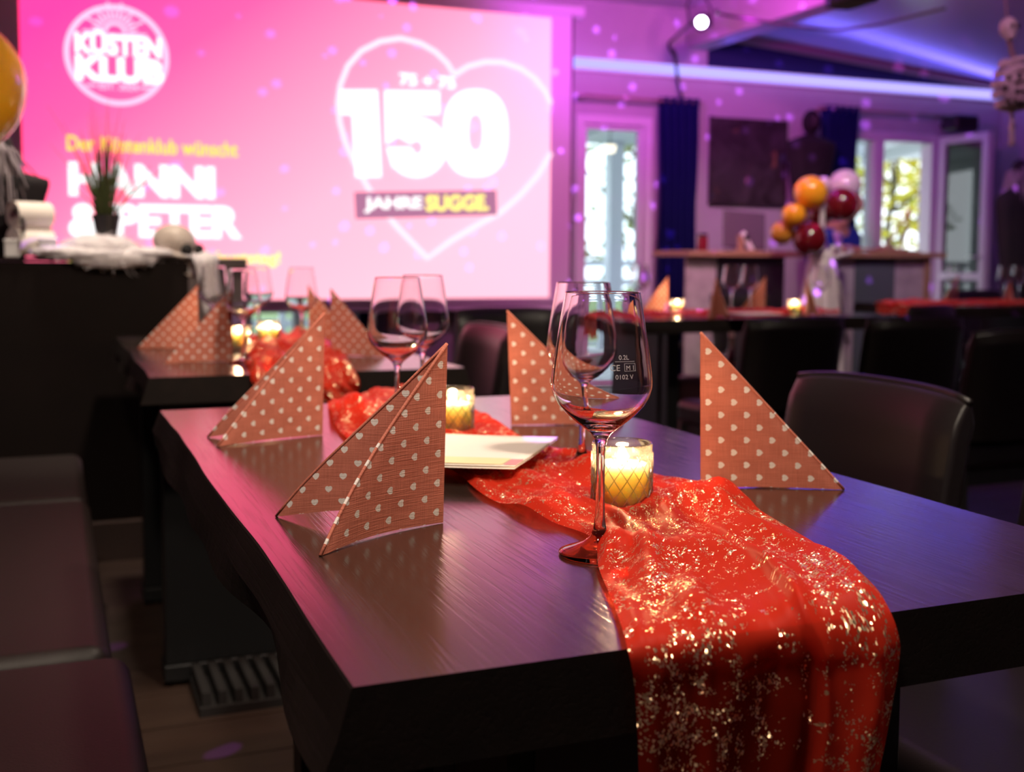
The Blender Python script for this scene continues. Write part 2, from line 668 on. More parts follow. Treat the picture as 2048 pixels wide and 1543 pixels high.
# terrace lantern
pl = P(1220, 298, y=9.4)
lan = thing('terrace_lantern', 'small lit bowl lamp hanging under the terrace roof, behind the left glass door', 'lamp', (pl.x, pl.y, pl.z))
m = Mat('lit_lampshade'); m.emit((1.0, .80, .52), 2.5)
obj('lamp_shade', G().lathe([(.02, -.035), (.042, -.03), (.056, .03), (.05, .034)], 20), m.m, lan, smooth=True)
obj('cord', G().cyl((0, 0, .05), (0, 0, 2.27 - pl.z), .006, n=6), M['black'], lan)


def tree(name, label, x, y, h, cr, c1, c2, seed, n=1500):
    rnd = random.Random(seed)
    t = thing(name, label, 'tree', (x, y, -1.1))
    g = G()
    g.tube([(0, 0, 0), (.1, 0, h * .3), (-.05, .1, h * .55), (.1, .1, h * .85)], [.11, .085, .06, .02], 8)
    for k in range(9):
        a = rnd.uniform(0, 2 * PI); z = h * rnd.uniform(.3, .75); L = rnd.uniform(.5, 1) * cr
        g.tube([(0, 0, z), (math.cos(a) * L * .5, math.sin(a) * L * .5, z + .5), (math.cos(a) * L, math.sin(a) * L, z + 1.1)], [.04, .025, .012], 6)
    obj('trunk', g, M['bark'], t, smooth=True)
    g = G()
    cl = [Vector((rnd.gauss(0, cr * .5), rnd.gauss(0, cr * .5), h * rnd.uniform(.28, 1.0))) for _ in range(26)]
    for k in range(n):
        c = rnd.choice(cl) + Vector((rnd.gauss(0, .42), rnd.gauss(0, .42), rnd.gauss(0, .38)))
        s = rnd.uniform(.06, .14)
        r = Matrix.Rotation(rnd.uniform(0, 6.3), 3, 'Z') @ Matrix.Rotation(rnd.uniform(-1.2, 1.2), 3, 'X')
        g.add([c + r @ Vector(q) for q in ((-s, 0, 0), (0, -s * .6, 0), (s, 0, 0), (0, s * .6, s * .2))], [(0, 1, 2, 3)])
    m = Mat(name + '_leaf', c1, .6)
    v = m.coord()
    m.set('Base Color', m.mix(m.noise(v, 1.4, 2).clampto(.35, .65), c1, c2))
    tl = m.shader('ShaderNodeBsdfTranslucent', Color=tuple(c1) + (1,))
    m.surface(m.mixsh(.45, m.b, tl))
    f = obj('foliage', g, m.m, t)
    f['kind'] = 'stuff'
    return t


M['bark'] = simple('bark', (.10, .085, .07), .8)
YEL, YG, GR = (.62, .52, .05), (.42, .46, .06), (.12, .20, .06)
q = P(1790, 380, y=15); tree('birch_tree', 'yellow autumn tree in the middle pane of the right window', q.x, 15, 4.6, 1.3, YEL, YG, 5, 1300)
q = P(1850, 350, y=20); tree('linden_tree', 'yellow green tree at the right jamb of the right window', q.x, 20, 5.5, 1.6, YG, YEL, 6, 1000)
q = P(1715, 350, y=27.5); tree('poplar_tree', 'pale green tree in the narrow left pane of the right window', q.x, 27.5, 6.5, 1.9, (.34, .40, .10), (.5, .5, .2), 7, 700)
q = P(1285, 350, y=15); tree('willow_tree', 'grey green loose tree behind the narrow left glass door', q.x, 15, 5.0, 1.4, (.28, .33, .13), (.42, .42, .22), 8, 600)
q = P(1935, 430, y=29); tree('dark_hedge_tree', 'dark green tree seen through the open door leaf', q.x, 29, 7.5, 3.2, (.07, .12, .05), (.12, .17, .07), 9, 2600)
tree('maple_tree', 'dark green bushy tree mirrored in the open glass door leaf', -4.2, 18.5, 5.2, 2.2, (.08, .13, .05), (.14, .19, .08), 10, 2600)
tree('maple_tree', 'tall green tree mirrored at the edge of the open glass door leaf', -8.8, 23, 6.5, 2.4, (.10, .15, .06), (.2, .24, .10), 12, 2400)

# ------------------------------------------------------------------ LED strip and stage lamps
led = thing('led_strip', 'long glowing blue white light bar along the top of the back wall', 'light bar', (2.6, 7.13, 2.345))
obj('diffuser', G().span((0, 0, -.029), (4.57, .05, .030)), M['led'], led)
obj('profile', G().span((-.01, .05, -.045), (4.58, .07, .047)), M['white_plastic'], led)

sp = P(1402, 45, y=6.2)
par = thing('stage_spotlight', 'small black stage lamp shining white violet at the end of the ceiling beam', 'spotlight', sp)
ax = (Vector((0, 0, CAM_Z)) - sp).normalized()
ax = (ax + Vector((-.25, 0, -.1))).normalized()
obj('housing', G().lathe([(.03, -.17), (.05, -.15), (.05, -.01), (.052, 0), (.040, 0), (.033, -.017)], 24, axis=ax, caps=False), M['black'], par, smooth=True)
m = Mat('lamp_lens'); m.emit((.80, .62, 1.0), 40)
obj('lens', G().lathe([(0, -.012), (.024, -.011), (.033, -.016)], 24, axis=ax), m.m, par)
obj('bracket', G().tube([(.075, .0, -.02), (.085, .03, .10), (.0, .05, .27), (-.085, .03, .10), (-.075, 0, -.02)], .008, 6), M['black'], par, smooth=True)
lamp('stage_spot_glow', 'POINT', sp + Vector((.10, -.35, -.02)), 7, (.85, .04, 1.0), size=.05)

dv = P(1703, -4, y=4.0)
dev = thing('laser_projector', 'black party laser box with a violet lens hanging at the top edge', 'laser projector', dv + Vector((0, 0, .03)))
obj('housing', G().box((0, 0, 0), (.13, .20, .12)), M['black_matt'], dev, bevel=.01)
m = Mat('violet_lens'); m.emit((.45, .05, 1.0), 6)
obj('lens', G().cyl((-.045, -.10, -.035), (-.045, -.106, -.037), .013, n=16), m.m, dev)
obj('bracket', G().tube([(-.085, 0, 0), (-.085, 0, .12), (.085, 0, .12), (.085, 0, 0)], .008, 6).cyl((0, 0, .12), (0, 0, 2.62 - dv.z), .012, n=8), M['black'], dev)

# cable looping from the spotlight down the wall to the curtain
g = G()
pts = [sp + Vector((.0, .1, .02)), P(1350, 75, y=7.0), P(1338, 90, y=7.1), P(1352, 118, y=7.15), P(1346, 100, y=7.12), P(1352, 130, y=7.11), P(1356, 160, y=7.11), P(1366, 205, y=7.1)]
g.tube(smooth_rows(pts, 40), .011, 6)
tag(obj('power_cable', g, M['black'], smooth=True), 'dark cable dropping from the stage lamp to the blue curtain', 'cable')
g = G()
pts = [sp + Vector((.12, .0, .09)), P(1450, 30, y=6.0), P(1480, 42, y=5.6), P(1510, 30, y=5.2), P(1540, 8, y=4.9), P(1570, -20, y=4.6)]
pts = [Vector((4.235, p.y, p.z)) if i > 1 else p for i, p in enumerate(pts)]
g.tube(smooth_rows(pts, 40), .009, 6)
tag(obj('lamp_cable', g, M['black'], smooth=True), 'thin cable sagging along the lit ceiling beam', 'cable')

# ------------------------------------------------------------------ projection screen
Y_S = 7.0
SX0, SX1, SZ0, SZ1 = -.144, 3.11, .735, 2.593
scr = thing('projection_screen', 'large white pull-down projection screen showing a pink birthday picture', 'screen', (1.5, Y_S, 1.65))
O = Vector((1.5, Y_S, 1.65))


def rel(p):
    return Vector(p) - O


obj('screen_cloth', G().span(rel((-.30, Y_S, .700)), rel((3.262, Y_S + .004, 2.66))), M['white_plastic'], scr)
obj('black_edge', G().span(rel((3.262, Y_S - .002, .700)), rel((3.276, Y_S + .006, 2.66))), M['black'], scr)
obj('roller_case', G().cyl(rel((-.40, Y_S + .03, 2.655)), rel((3.35, Y_S + .03, 2.655)), .048, n=24), M['white_plastic'], scr, smooth=False)
obj('bottom_bar', G().box(rel((1.48, Y_S, .672)), (3.60, .03, .036)), M['white_plastic'], scr, bevel=.006)
obj('black_hem', G().box(rel((1.48, Y_S, .698)), (3.57, .014, .016)), M['black'], scr)

m = Mat('projected_picture', (.25, .25, .25), .9)
v = m.coord('Object')
X, Y, Z = m.xyz(v)
u = (X - (SX0 - O.x)) * (1 / (SX1 - SX0))
w = (Z - (SZ0 - O.z)) * (1 / (SZ1 - SZ0))
t = ((u * .80) + (w * -.62) + .50).clampto(0, 1)
r = m.node('ShaderNodeValToRGB')
cr = r.color_ramp
cr.elements[0].position = .0
cr.elements[0].color = (2.6, .062, .44, 1)
cr.elements[1].position = 1.0
cr.elements[1].color = (1.6, .66, .80, 1)
for pos, c in ((.22, (2.5, .13, .45, 1)), (.48, (2.2, .36, .60, 1)), (.72, (1.9, .56, .74, 1))):
    e = cr.elements.new(pos); e.color = c
m.nt.links.new(t.s, r.inputs[0])
m.emit(S(m.nt, r.outputs[0]), 1.0)
obj('picture', G().span(rel((SX0, Y_S - .003, SZ0)), rel((SX1, Y_S, SZ1))), m.m, scr)


def glow(name, c, s=1.0):
    m = Mat(name, (0, 0, 0), .9); m.emit(c, s); return m.m


GW, GY, GL = glow('projected_white', (1.5, 1.45, 1.45)), glow('projected_yellow', (1.5, 1.0, .10)), glow('projected_pale', (1.6, 1.0, 1.15))
GLOGO, GB, GYL = glow('projected_logo_pale', (1.6, .72, 1.05)), glow('projected_plum', (.50, .20, .35)), glow('projected_lemon', (1.5, 1.3, .30))


def S2(u, v):
    p = P(u, v, y=Y_S)
    return p.x, p.z


layer = [0]


def flat(name, polys, mat, depth=None):
    """flat polygons (lists of (x, z)) on the screen"""
    layer[0] += 1
    y = Y_S - .004 - .0006 * layer[0]
    g = G()
    for poly in polys:
        g.add([rel((a, y, b)) for a, b in poly], [tuple(range(len(poly)))])
    return obj(name, g, mat, scr)


def fit_text(name, body, box, mat, fat=.03, rot=0.0):
    """lettering fitted into the picture corners box = (u0, v_top, u1, v_bottom)"""
    layer[0] += 1
    y = Y_S - .004 - .0006 * layer[0]
    vs, fs = text_mesh(body, 1.0, fat)
    x0, x1 = min(a for a, b in vs), max(a for a, b in vs)
    z0, z1 = min(b for a, b in vs), max(b for a, b in vs)
    ax0, at = S2(box[0], box[1]); ax1, _ = S2(box[2], box[1]); _, ab = S2(box[0], box[3])
    g = G()
    out = []
    for a, b in vs:
        px = ax0 + (a - x0) / (x1 - x0) * (ax1 - ax0)
        pz = ab + (b - z0) / (z1 - z0) * (at - ab)
        if rot:
            pz += (px - ax0) * rot
        out.append(rel((px, y, pz)))
    g.add(out, fs)
    return obj(name, g, mat, scr)


def stroke(pts, w):
    """mitred ribbon of width w along (x, z) points"""
    L, R = [], []
    for i, p in enumerate(pts):
        a, b = pts[max(i - 1, 0)], pts[min(i + 1, len(pts) - 1)]
        d = Vector((b[0] - a[0], b[1] - a[1])).normalized()
        n = Vector((-d.y, d.x)) * (w / 2)
        L.append((p[0] + n.x, p[1] + n.y)); R.append((p[0] - n.x, p[1] - n.y))
    return [[L[i], L[i + 1], R[i + 1], R[i]] for i in range(len(pts) - 1)]


# round club logo with a rising sun
cx, cz = S2(234.5, 111)
rx = (S2(334, 111)[0] - S2(134.5, 111)[0]) / 2
ring = [(cx + rx * math.cos(2 * PI * k / 64), cz + rx * math.sin(2 * PI * k / 64)) for k in range(65)]
flat('logo_ring', stroke(ring, .030), GLOGO)
sx, sz = S2(230, 66)
sun = []
arc = [(sx + .055 * math.cos(PI * k / 16), sz + .055 * math.sin(PI * k / 16)) for k in range(17)]
sun += stroke(arc, .022)
for k in range(15):
    a = PI * k / 14
    r1 = .175 if k % 2 == 0 else .125
    sun += stroke([(sx + .075 * math.cos(a), sz + .075 * math.sin(a)), (sx + r1 * math.cos(a), sz + r1 * math.sin(a))], .013)
sun += stroke([(sx - .15, sz - .012), (sx + .15, sz - .012)], .014)
flat('logo_sun', sun, GLOGO)
fit_text('lettering', 'KÜSTEN', (149, 55, 322, 106), GW, .045)
fit_text('lettering', 'KLUB', (150, 109, 327, 160), GW, .055)
fit_text('lettering', 'EST. 2024', (198, 164, 276, 178), GLOGO, .02)
flat('logo_line', stroke([S2(172, 170), S2(193, 171)], .012), GLOGO)
flat('logo_line', stroke([S2(280, 176), S2(303, 177)], .012), GLOGO)
fit_text('lettering', 'Der Küstenklub wünscht', (133, 270, 475, 301), GY, .022)
fit_text('lettering', 'HANNI', (136, 323, 429, 391), GW, .050)
fit_text('lettering', '& PETER', (136, 405, 483, 474), GW, .045)
fit_text('lettering', 'alles Gute zum Geburtstag!', (136, 500, 560, 533), GYL, .022)

# big heart outline, cut off by the picture's right edge
hp = [(908, 150), (893, 126), (870, 104), (840, 87), (800, 77), (760, 83), (722, 102), (695, 132), (680, 170), (675, 205), (679, 245), (690, 285), (708, 325), (735, 375), (790, 450), (854, 516),
      (900, 482), (950, 452), (1000, 425), (1040, 390), (1075, 350), (1101, 306)]
flat('heart_outline', stroke([S2(*q) for q in hp], .030) + stroke([S2(*q) for q in [(908, 150), (935, 133), (970, 124), (1005, 125), (1040, 137), (1070, 158), (1090, 184), (1101, 208)]], .030), GL)
fit_text('lettering', '75 + 75', (798, 146, 910, 170), GW, .04, -.015)
# 150 in heavy digits
one = [(679, 180), (754, 180), (762, 354), (710, 355), (703, 230), (681, 229)]
flat('lettering', [[S2(*q) for q in one]], GW)


def outline(pts, n=40):
    r = smooth_rows([Vector((a, b, 0)) for a, b in pts], n)
    return [(p.x, p.y) for p in r]


def ring_digit(co, ci, o, i, n=36):
    fs = []
    for k in range(n):
        a0, a1 = 2 * PI * k / n, 2 * PI * (k + 1) / n
        f = lambda c, r, a: S2(c[0] + r[0] * math.copysign(abs(math.cos(a)) ** .8, math.cos(a)), c[1] + r[1] * math.copysign(abs(math.sin(a)) ** .8, math.sin(a)))
        fs.append([f(co, o, a0), f(co, o, a1), f(ci, i, a1), f(ci, i, a0)])
    return fs


five = [[(768, 181), (878, 183), (878, 229), (818, 229), (771, 290)]]
five += [[(768, 181), (818, 229), (820, 258), (771, 288)]]
bowl = []
for k in range(26):        # bowl of the five: thick arc
    a0, a1 = math.radians(-150 + 290 * k / 26), math.radians(-150 + 290 * (k + 1) / 26)
    f = lambda a, r: (832 + r[0] * math.cos(a), 295 + r[1] * math.sin(a))
    bowl.append([f(a0, (60, 60)), f(a1, (60, 60)), f(a1, (12, 14)), f(a0, (12, 14))])
five += bowl + [[(772, 295), (820, 295), (829, 305), (784, 336)]]
flat('lettering', [[S2(*q) for q in f] for f in five], GW)
flat('lettering', ring_digit((950, 266), (950, 265), (64, 87), (15, 37)), GW)
ban = [(707, 384), (991, 380), (993, 430), (710, 438)]
flat('banner', [[S2(*q) for q in ban]], GB)
fit_text('lettering', 'JAHRE', (727, 394, 843, 426), GW, .045, .035)
fit_text('lettering', 'SUGGE.', (850, 390, 976, 423), GYL, .045, .035)


# ------------------------------------------------------------------ curtains
def curtain(name, label, x0, x1, z0, z1, y=7.09, folds=5, amp=.05, seed=1):
    rnd = random.Random(seed)
    t = thing(name, label, 'curtain', ((x0 + x1) / 2, y, z0))
    rows = []
    ph = rnd.uniform(0, 6)
    nz, nx = 14, 60
    for i in range(nz + 1):
        z = (z1 - z0) * i / nz
        row = []
        for k in range(nx + 1):
            s = k / nx
            gather = 1 - .10 * math.sin(PI * i / nz)
            xx = ((s - .5) * (x1 - x0)) * gather
            yy = amp * math.sin(s * folds * 2 * PI + ph + .3 * math.sin(i * .5)) * (1 - .3 * i / nz) + .01 * math.sin(s * 31 + i)
            row.append((xx, yy, z))
        rows.append(row)
    obj('curtain_cloth', G().grid(rows), M['velvet'], t, smooth=True, solid=.004)
    g = G()
    for k in range(int(folds) + 1):
        g.lathe([(.016, 0), (.020, 0), (.020, .006), (.016, .006)], 12, (-(x1 - x0) / 2 + (x1 - x0) * (k + .4) / (folds + .8), -.003, z1 - z0 - .03), (1, .3, 0))
    obj('curtain_ring', g, M['steel'], t)['kind'] = 'stuff'
    return t


m = Mat('blue_velvet', (.003, .005, .075), .75, spec=.2)
m.set('Sheen Weight', .12)
m.set('Sheen Tint', (.1, .2, 1, 1))
M['velvet'] = m.m
curtain('blue_curtain', 'dark blue curtain gathered at the right of the narrow glass door', 3.99, 4.30, .05, 2.14, seed=2)
curtain('blue_curtain', 'dark blue curtain at the left of the wide glass door, beside the hanging cloak', 5.40, 5.72, .05, 2.16, seed=3)
curtain('blue_curtain', 'dark blue curtain seen below the middle of the screen', 2.50, 2.80, .05, 1.4, seed=4)
curtain('blue_curtain', 'dark blue curtain seen below the screen behind the second table', 1.80, 1.98, .05, 1.4, folds=3, seed=5)
for nm, lab, x0, x1, z in (('curtain_rod', 'thin curtain rod above the narrow glass door', 3.36, 4.34, 2.115), ('curtain_rod', 'thin curtain rod above the wide glass door, ending at the black speaker', 5.36, 6.62, 2.14)):
    t = thing(nm, lab, 'curtain rod', (x0, 7.09, z))
    obj('rod', G().cyl((0, 0, 0), (x1 - x0, 0, 0), .011, n=10), M['trim'], t, smooth=True)
    for bx_ in (.05, x1 - x0 - .05):
        obj('bracket', G().box((bx_, .055, 0), (.02, .11, .02)), M['trim'], t)

# speaker under the ceiling at the open door
q = P(1920, 247, y=7.0)
t = thing('wall_speaker', 'small black loudspeaker above the open glass door leaf', 'loudspeaker', q)
obj('cabinet', G().box((0, 0, 0), (.24, .18, .13)), M['black'], t, bevel=.03, seg=3)
obj('grille', G().box((0, -.088, 0), (.19, .012, .09)), M['black_matt'], t, bevel=.006)
obj('bracket', G().box((0, .14, 0), (.03, .12, .03)), M['black'], t)

# dark abstract painting
q0, q1 = P(1422, 233, y=7.17), P(1570, 413, y=7.17)
t = thing('painting', 'dark brown and grey abstract canvas hanging between the two curtains', 'painting', ((q0.x + q1.x) / 2, 7.17, (q0.z + q1.z) / 2))
m = Mat('abstract_paint', (.05, .04, .04), .5)
v = m.coord('Object')
c1 = m.mix(m.noise(v, 4.0, 6, .7, dist=1.2).clampto(.35, .66), (.016, .010, .010), (.065, .055, .058))
c2 = m.mix(m.noise(v, 7.0, 4, .6, dist=.6).clampto(.62, .70), c1, (.22, .12, .07))
m.set('Base Color', m.mix(m.noise(v, 5.5, 2).clampto(.64, .75), c2, (.06, .09, .11)))
w, h = q1.x - q0.x, q0.z - q1.z
obj('canvas', G().box((0, 0, 0), (w, .03, h)), m.m, t, bevel=.004)
obj('stretcher_edge', G().span((-w / 2 - .004, -.01, -h / 2 - .004), (-w / 2, .018, h / 2 + .004)).span((w / 2, -.01, -h / 2 - .004), (w / 2 + .004, .018, h / 2 + .004)), M['black'], t)

# ------------------------------------------------------------------ left: bench, dark counter
t = thing('leather_bench', 'long dark brown leather bench along the left edge, beside the front table', 'bench', (-.20, 1.2, 0))
for y0, y1, x1 in ((-.80, .385, .285), (.40, 1.44, .265), (1.455, 2.06, .262)):
    g = G().span((-.32, y0, .31), (x1, y1, .465))
    obj('seat_cushion', g, M['bench_leather'], t, bevel=.028, seg=4)
obj('bench_base', G().span((-.30, -.78, 0), (.215, 2.04, .31)), M['black'], t)
for y0, y1 in ((-.80, .385), (.40, 1.44), (1.455, 2.06)):
    obj('back_cushion', G().span((-.44, y0, .44), (-.30, y1, .86)), M['bench_leather'], t, bevel=.03, seg=4)

t = thing('dark_counter', 'tall dark brown counter front at the left behind the bench and the second table', 'counter', (-.6, 4.2, 0))
obj('front_panel', G().span((-1.4, -.30, .13), (1.018, -.27, .978)), M['panel'], t)
obj('end_panel', G().span((.99, -.268, .13), (1.018, .28, .978)), M['panel'], t)
obj('body', G().span((-1.4, -.268, .0), (.985, .28, .97)), M['black_matt'], t)
obj('plinth', G().span((-1.4, -.335, 0), (1.02, -.27, .128)), M['plinth'], t)
obj('worktop', G().span((-1.42, -.305, .980), (1.022, .30, .992)), M['panel'], t)
t = thing('grey_side_cabinet', 'low grey brown cabinet end behind the wine glasses of the second table', 'cabinet', (.50, 4.78, 0))
m = mottled('grey_brown_laminate', (.16, .12, .12), (.12, .09, .09), 9, .5)
obj('body', G().span((-.3, -.2, 0), (.20, .2, .95)), m, t)
obj('worktop', G().span((-.32, -.22, .95), (.215, .22, .990)), m, t, bevel=.004)

CT = .992      # counter top


def fuzzy(name, label, cat, loc, blobs, n, seed, mat, hair=.02):
    """a heap of cotton web: lumpy core with a stuff part of loose fibres"""
    rnd = random.Random(seed)
    t = thing(name, label, cat, loc)
    g = G()
    for c, r in blobs:
        g.ball(c, r, 22, 14, lambda p: p * (1 + .12 * noise.noise(p * 2.3 + Vector(c) * 9) + .06 * noise.noise(p * 6)))
    obj('web_core', g, mat, t, smooth=True)
    g = G()
    for k in range(n):
        c, r = rnd.choice(blobs)
        d = Vector((rnd.gauss(0, 1), rnd.gauss(0, 1), rnd.gauss(0, 1))).normalized()
        p = Vector(c) + Vector((d.x * r[0], d.y * r[1], d.z * r[2]))
        e = Vector((rnd.gauss(0, hair), rnd.gauss(0, hair), rnd.gauss(0, hair * .7)))
        g.tube([p, p + e * .5 + d * .008, p + e], [.0012, .001, .0006], 3)
    obj('fibre', g, mat, t)['kind'] = 'stuff'
    return t


q = P(215, 512, y=3.9)
fuzzy('cotton_web', 'white fluffy cotton web spread on the counter under the potted grass', 'decoration', (q.x, 3.95, CT), [((-.02, .03, .035), (.12, .10, .04)), ((-.12, .0, .018), (.13, .09, .022)), ((.10, -.01, .015), (.12, .08, .022)), ((.02, -.075, -.004), (.13, .022, .030)), ((-.05, -.06, .01), (.12, .04, .022))], 500, 4, M['white_cloth'])
q = P(400, 540, y=3.89)
t = thing('gauze_drape', 'thin white gauze hanging over the right corner of the dark counter', 'cloth', (q.x, 3.89, .999))
rows = []
for i in range(16):
    s = i / 15
    row = []
    for k in range(13):
        a = k / 12
        if s < .3:
            row.append((-.10 + a * (.17), .35 * (.3 - s) / .3 - .0, .004 + .012 * math.sin(a * 9 + s * 5) ** 2))
        else:
            d = (s - .3) / .7
            row.append((-.01 + .03 * d + (a - .2) * (.085 - .02 * d), -.025 - .012 * math.sin(a * 11), .004 - .21 * d * (1 - .35 * a)))
    rows.append(row)
obj('gauze', G().grid(rows), M['white_cloth'], t, smooth=True, solid=.003)

# potted grass
q = P(213, 470, y=4.02)
t = thing('potted_grass', 'tall artificial grass in a small black pot standing in the cotton web', 'plant', (q.x, 4.02, q.z - .02))
obj('pot', G().lathe([(.030, 0), (.042, .072), (.044, .075), (.046, .088), (.040, .088), (.038, .07), (0, .068)], 24), M['black'], t, smooth=False)
rnd = random.Random(3)
m = simple('grass_blade', (.07, .10, .03), .6)
m2 = simple('reed_blade', (.11, .09, .035), .6)
for part, mm, nn, hh, sp in (('grass_blade', m, 90, (.10, .30), .055), ('reed_blade', m2, 34, (.24, .40), .085)):
    g = G()
    for k in range(nn):
        a = rnd.uniform(0, 2 * PI); r0 = rnd.uniform(0, .03); lean = abs(rnd.gauss(0, sp)); h = rnd.uniform(*hh)
        d = Vector((math.cos(a), math.sin(a), 0))
        p = d * r0 + Vector((0, 0, .07))
        w = .0022 if part == 'grass_blade' else .0013
        pts = [p, p + d * lean * .35 + Vector((0, 0, h * .5)), p + d * lean + Vector((0, 0, h))]
        g.tube(smooth_rows(pts, 5), [w, w, w * .9, w * .7, w * .3], 3)
    obj(part, g, mm, t)['kind'] = 'stuff'

# plastic skull lying on the counter
q = P(352, 487, y=3.97)
t = thing('plastic_skull', 'pale plastic skull lying on the right end of the dark counter', 'skull', (q.x, 3.97, CT + .048))
BONE = mottled('aged_plastic_bone', (.52, .45, .40), (.40, .33, .29), 12, .5)
t.rotation_euler = (0, .30, -.75)


def skull_warp(p):
    s = 1.0
    if p.x > .2:
        s -= .22 * (p.x - .2)
    if p.z < -.3:
        s -= .25 * (-.3 - p.z)
    return p * s


obj('cranium', G().ball((0, 0, 0), (.085, .062, .064), 28, 18, skull_warp), BONE, t, smooth=True)
obj('upper_jaw', G().ball((.072, 0, -.036), (.034, .036, .030), 16, 10), BONE, t, smooth=True)
obj('lower_jaw', G().tube(smooth_rows([(.0, .05, -.04), (.05, .045, -.075), (.095, .02, -.078), (.095, -.02, -.078), (.05, -.045, -.075), (0, -.05, -.04)], 20), .010, 8), BONE, t, smooth=True)
obj('cheek_bone', G().tube(smooth_rows([(.01, -.058, -.02), (.05, -.056, -.025), (.085, -.036, -.02)], 10), .008, 8).tube(smooth_rows([(.01, .058, -.02), (.05, .056, -.025), (.085, .036, -.02)], 10), .008, 8), BONE, t, smooth=True)
for s in (-1, 1):
    obj('eye_socket', G().ball((.070, s * .030, .0), (.020, .021, .021), 14, 8), M['black_matt'], t, smooth=True)
obj('nose_hole', G().ball((.099, 0, -.022), (.007, .007, .010), 10, 6), M['black_matt'], t, smooth=True)
g = G()
for k in range(8):
    g.box((.100 - .004 * abs(k - 3.5), (k - 3.5) * .0075, -.064), (.006, .0065, .012))
obj('tooth', g, M['white_plastic'], t)['kind'] = 'stuff'

# stacked paper rolls and small boxes at the left end of the counter
q = P(62, 468, y=3.95)
for k, (dz, r, lab) in enumerate(((.135, .042, 'white paper roll, upper of the two on the left end of the counter'), (.05, .046, 'white paper roll, lower of the two on the left end of the counter'))):
    t = thing('paper_roll', lab, 'paper roll', (q.x, 3.95, CT + dz), group='paper rolls on the counter')
    obj('paper', G().lathe([(.012, -.06), (r, -.06), (r, .06), (.012, .06)], 28, axis=(.85, .5, 0)), M['cream'], t)
    obj('core', G().lathe([(.012, -.061), (.014, -.061), (.014, .061), (.012, .061)], 16, axis=(.85, .5, 0)), M['trim'], t)
obj('strap', G().tube(smooth_rows([(-.045, -.055, .02), (-.02, -.06, -.03), (-.03, -.06, -.1)], 10), .006, 6), M['black'], bpy.data.objects['paper_roll'])
for k, (u, w, h, lab) in enumerate(((25, .045, .05, 'tiny white box left of the paper rolls'), (97, .055, .055, 'tiny white box right of the paper rolls, lit violet'))):
    q = P(u, 500, y=3.92)
    t = tag(obj('small_box', G().box((0, 0, h / 2), (w, .05, h)).box((0, 0, h + .003), (w + .004, .054, .006)), M['white_plastic'], bevel=.003), lab, 'box', 'small boxes on the counter')
    t.location = (q.x, 3.92, CT)


def cloak(name, label, loc, h, w, mat, seed, hood=True, face=None, hair=None, rz=0):
    """hanging ragged cloak with shoulders, folds and a hood"""
    rnd = random.Random(seed)
    t = thing(name, label, 'halloween figure', loc, rz)
    rows = []
    n = 40
    prof = [(0, .16), (.06, .20), (.12, .98), (.2, 1.0), (.4, .86), (.65, .70), (.85, .58), (1.0, .50)]
    for i in range(22):
        s = i / 21
        for (a, ra), (b, rb) in zip(prof, prof[1:]):
            if a <= s <= b:
                r = ra + (rb - ra) * (s - a) / (b - a)
                break
        row = []
        for k in range(n):
            a = 2 * PI * k / n
            f = 1 + .12 * s * math.sin(a * 7 + seed) + .08 * s * math.sin(a * 13 + 2 * seed + s * 3)
            z = -s * h
            if i == 21:
                z -= rnd.uniform(-.06, .05) * h
            row.append((math.cos(a) * r * w / 2 * f, math.sin(a) * r * w * .22 * f, z))
        rows.append(row)
    obj('robe', G().grid(rows, True), mat, t, smooth=True, solid=.004)
    g = G()
    hr = w * .17
    rows = []
    for i in range(9):
        a = PI * i / 8
        rows.append([(math.cos(b) * hr * math.sin(a) * .9, math.sin(b) * hr * math.sin(a), hr * .9 + math.cos(a) * hr * 1.25) for b in [math.radians(-60 + 300 * k / 20) + PI * .0 for k in range(21)]])
    obj('hood', g.grid(rows), mat, t, smooth=True, solid=.004)
    if face:
        obj('face', G().ball((0, -.02, hr * .95), (hr * .5, hr * .5, hr * .75), 16, 10), face, t, smooth=True)
    if hair:
        g = G()
        for k in range(240):
            a = rnd.uniform(0, 2 * PI)
            d = Vector((math.cos(a), math.sin(a), 0)) * hr * rnd.uniform(.5, 1.05)
            p = Vector((0, 0, hr * 1.6)) + d * .4
            L = rnd.uniform(.3, .9) * w
            g.tube([p, p + d * .9 + Vector((0, 0, -L * .4)), p + d * 1.1 + Vector((rnd.gauss(0, .02), rnd.gauss(0, .02), -L))], [.006, .005, .002], 3)
        obj('hair', g, hair, t)['kind'] = 'stuff'
    return t


GH = mottled('grey_hair', (.36, .31, .34), (.26, .22, .25), 20, .8)
CL = mottled('black_gauze', (.010, .008, .011), (.016, .011, .014), 10, .85)
q = P(18, 330, y=4.1)
cloak('ragged_ghost', 'ragged black ghost figure with grey hair standing on the left end of the counter', (q.x - .03, 4.1, CT + .30), .30, .30, CL, 3, hair=GH)
q = P(1622, 262, y=6.92)
cloak('hooded_cloak', 'dark brown hooded cloak with a pale face hanging between the painting and the window', (q.x, 6.92, q.z), .60, .42, mottled('brown_gauze', (.012, .007, .010), (.008, .005, .007), 10, .85), 5, face=mottled('mask', (.08, .05, .065), (.03, .02, .03), 9, .7))
q = P(2040, 360, y=5.6)
cloak('witch_figure', 'black robed figure with long grey hair hanging at the right edge by the wall', (q.x, 5.6, q.z), .80, .36, CL, 7, hair=GH)

# orange balloon at the left edge, tied to the counter
q = P(-88, 165, y=3.45)
R0 = .178


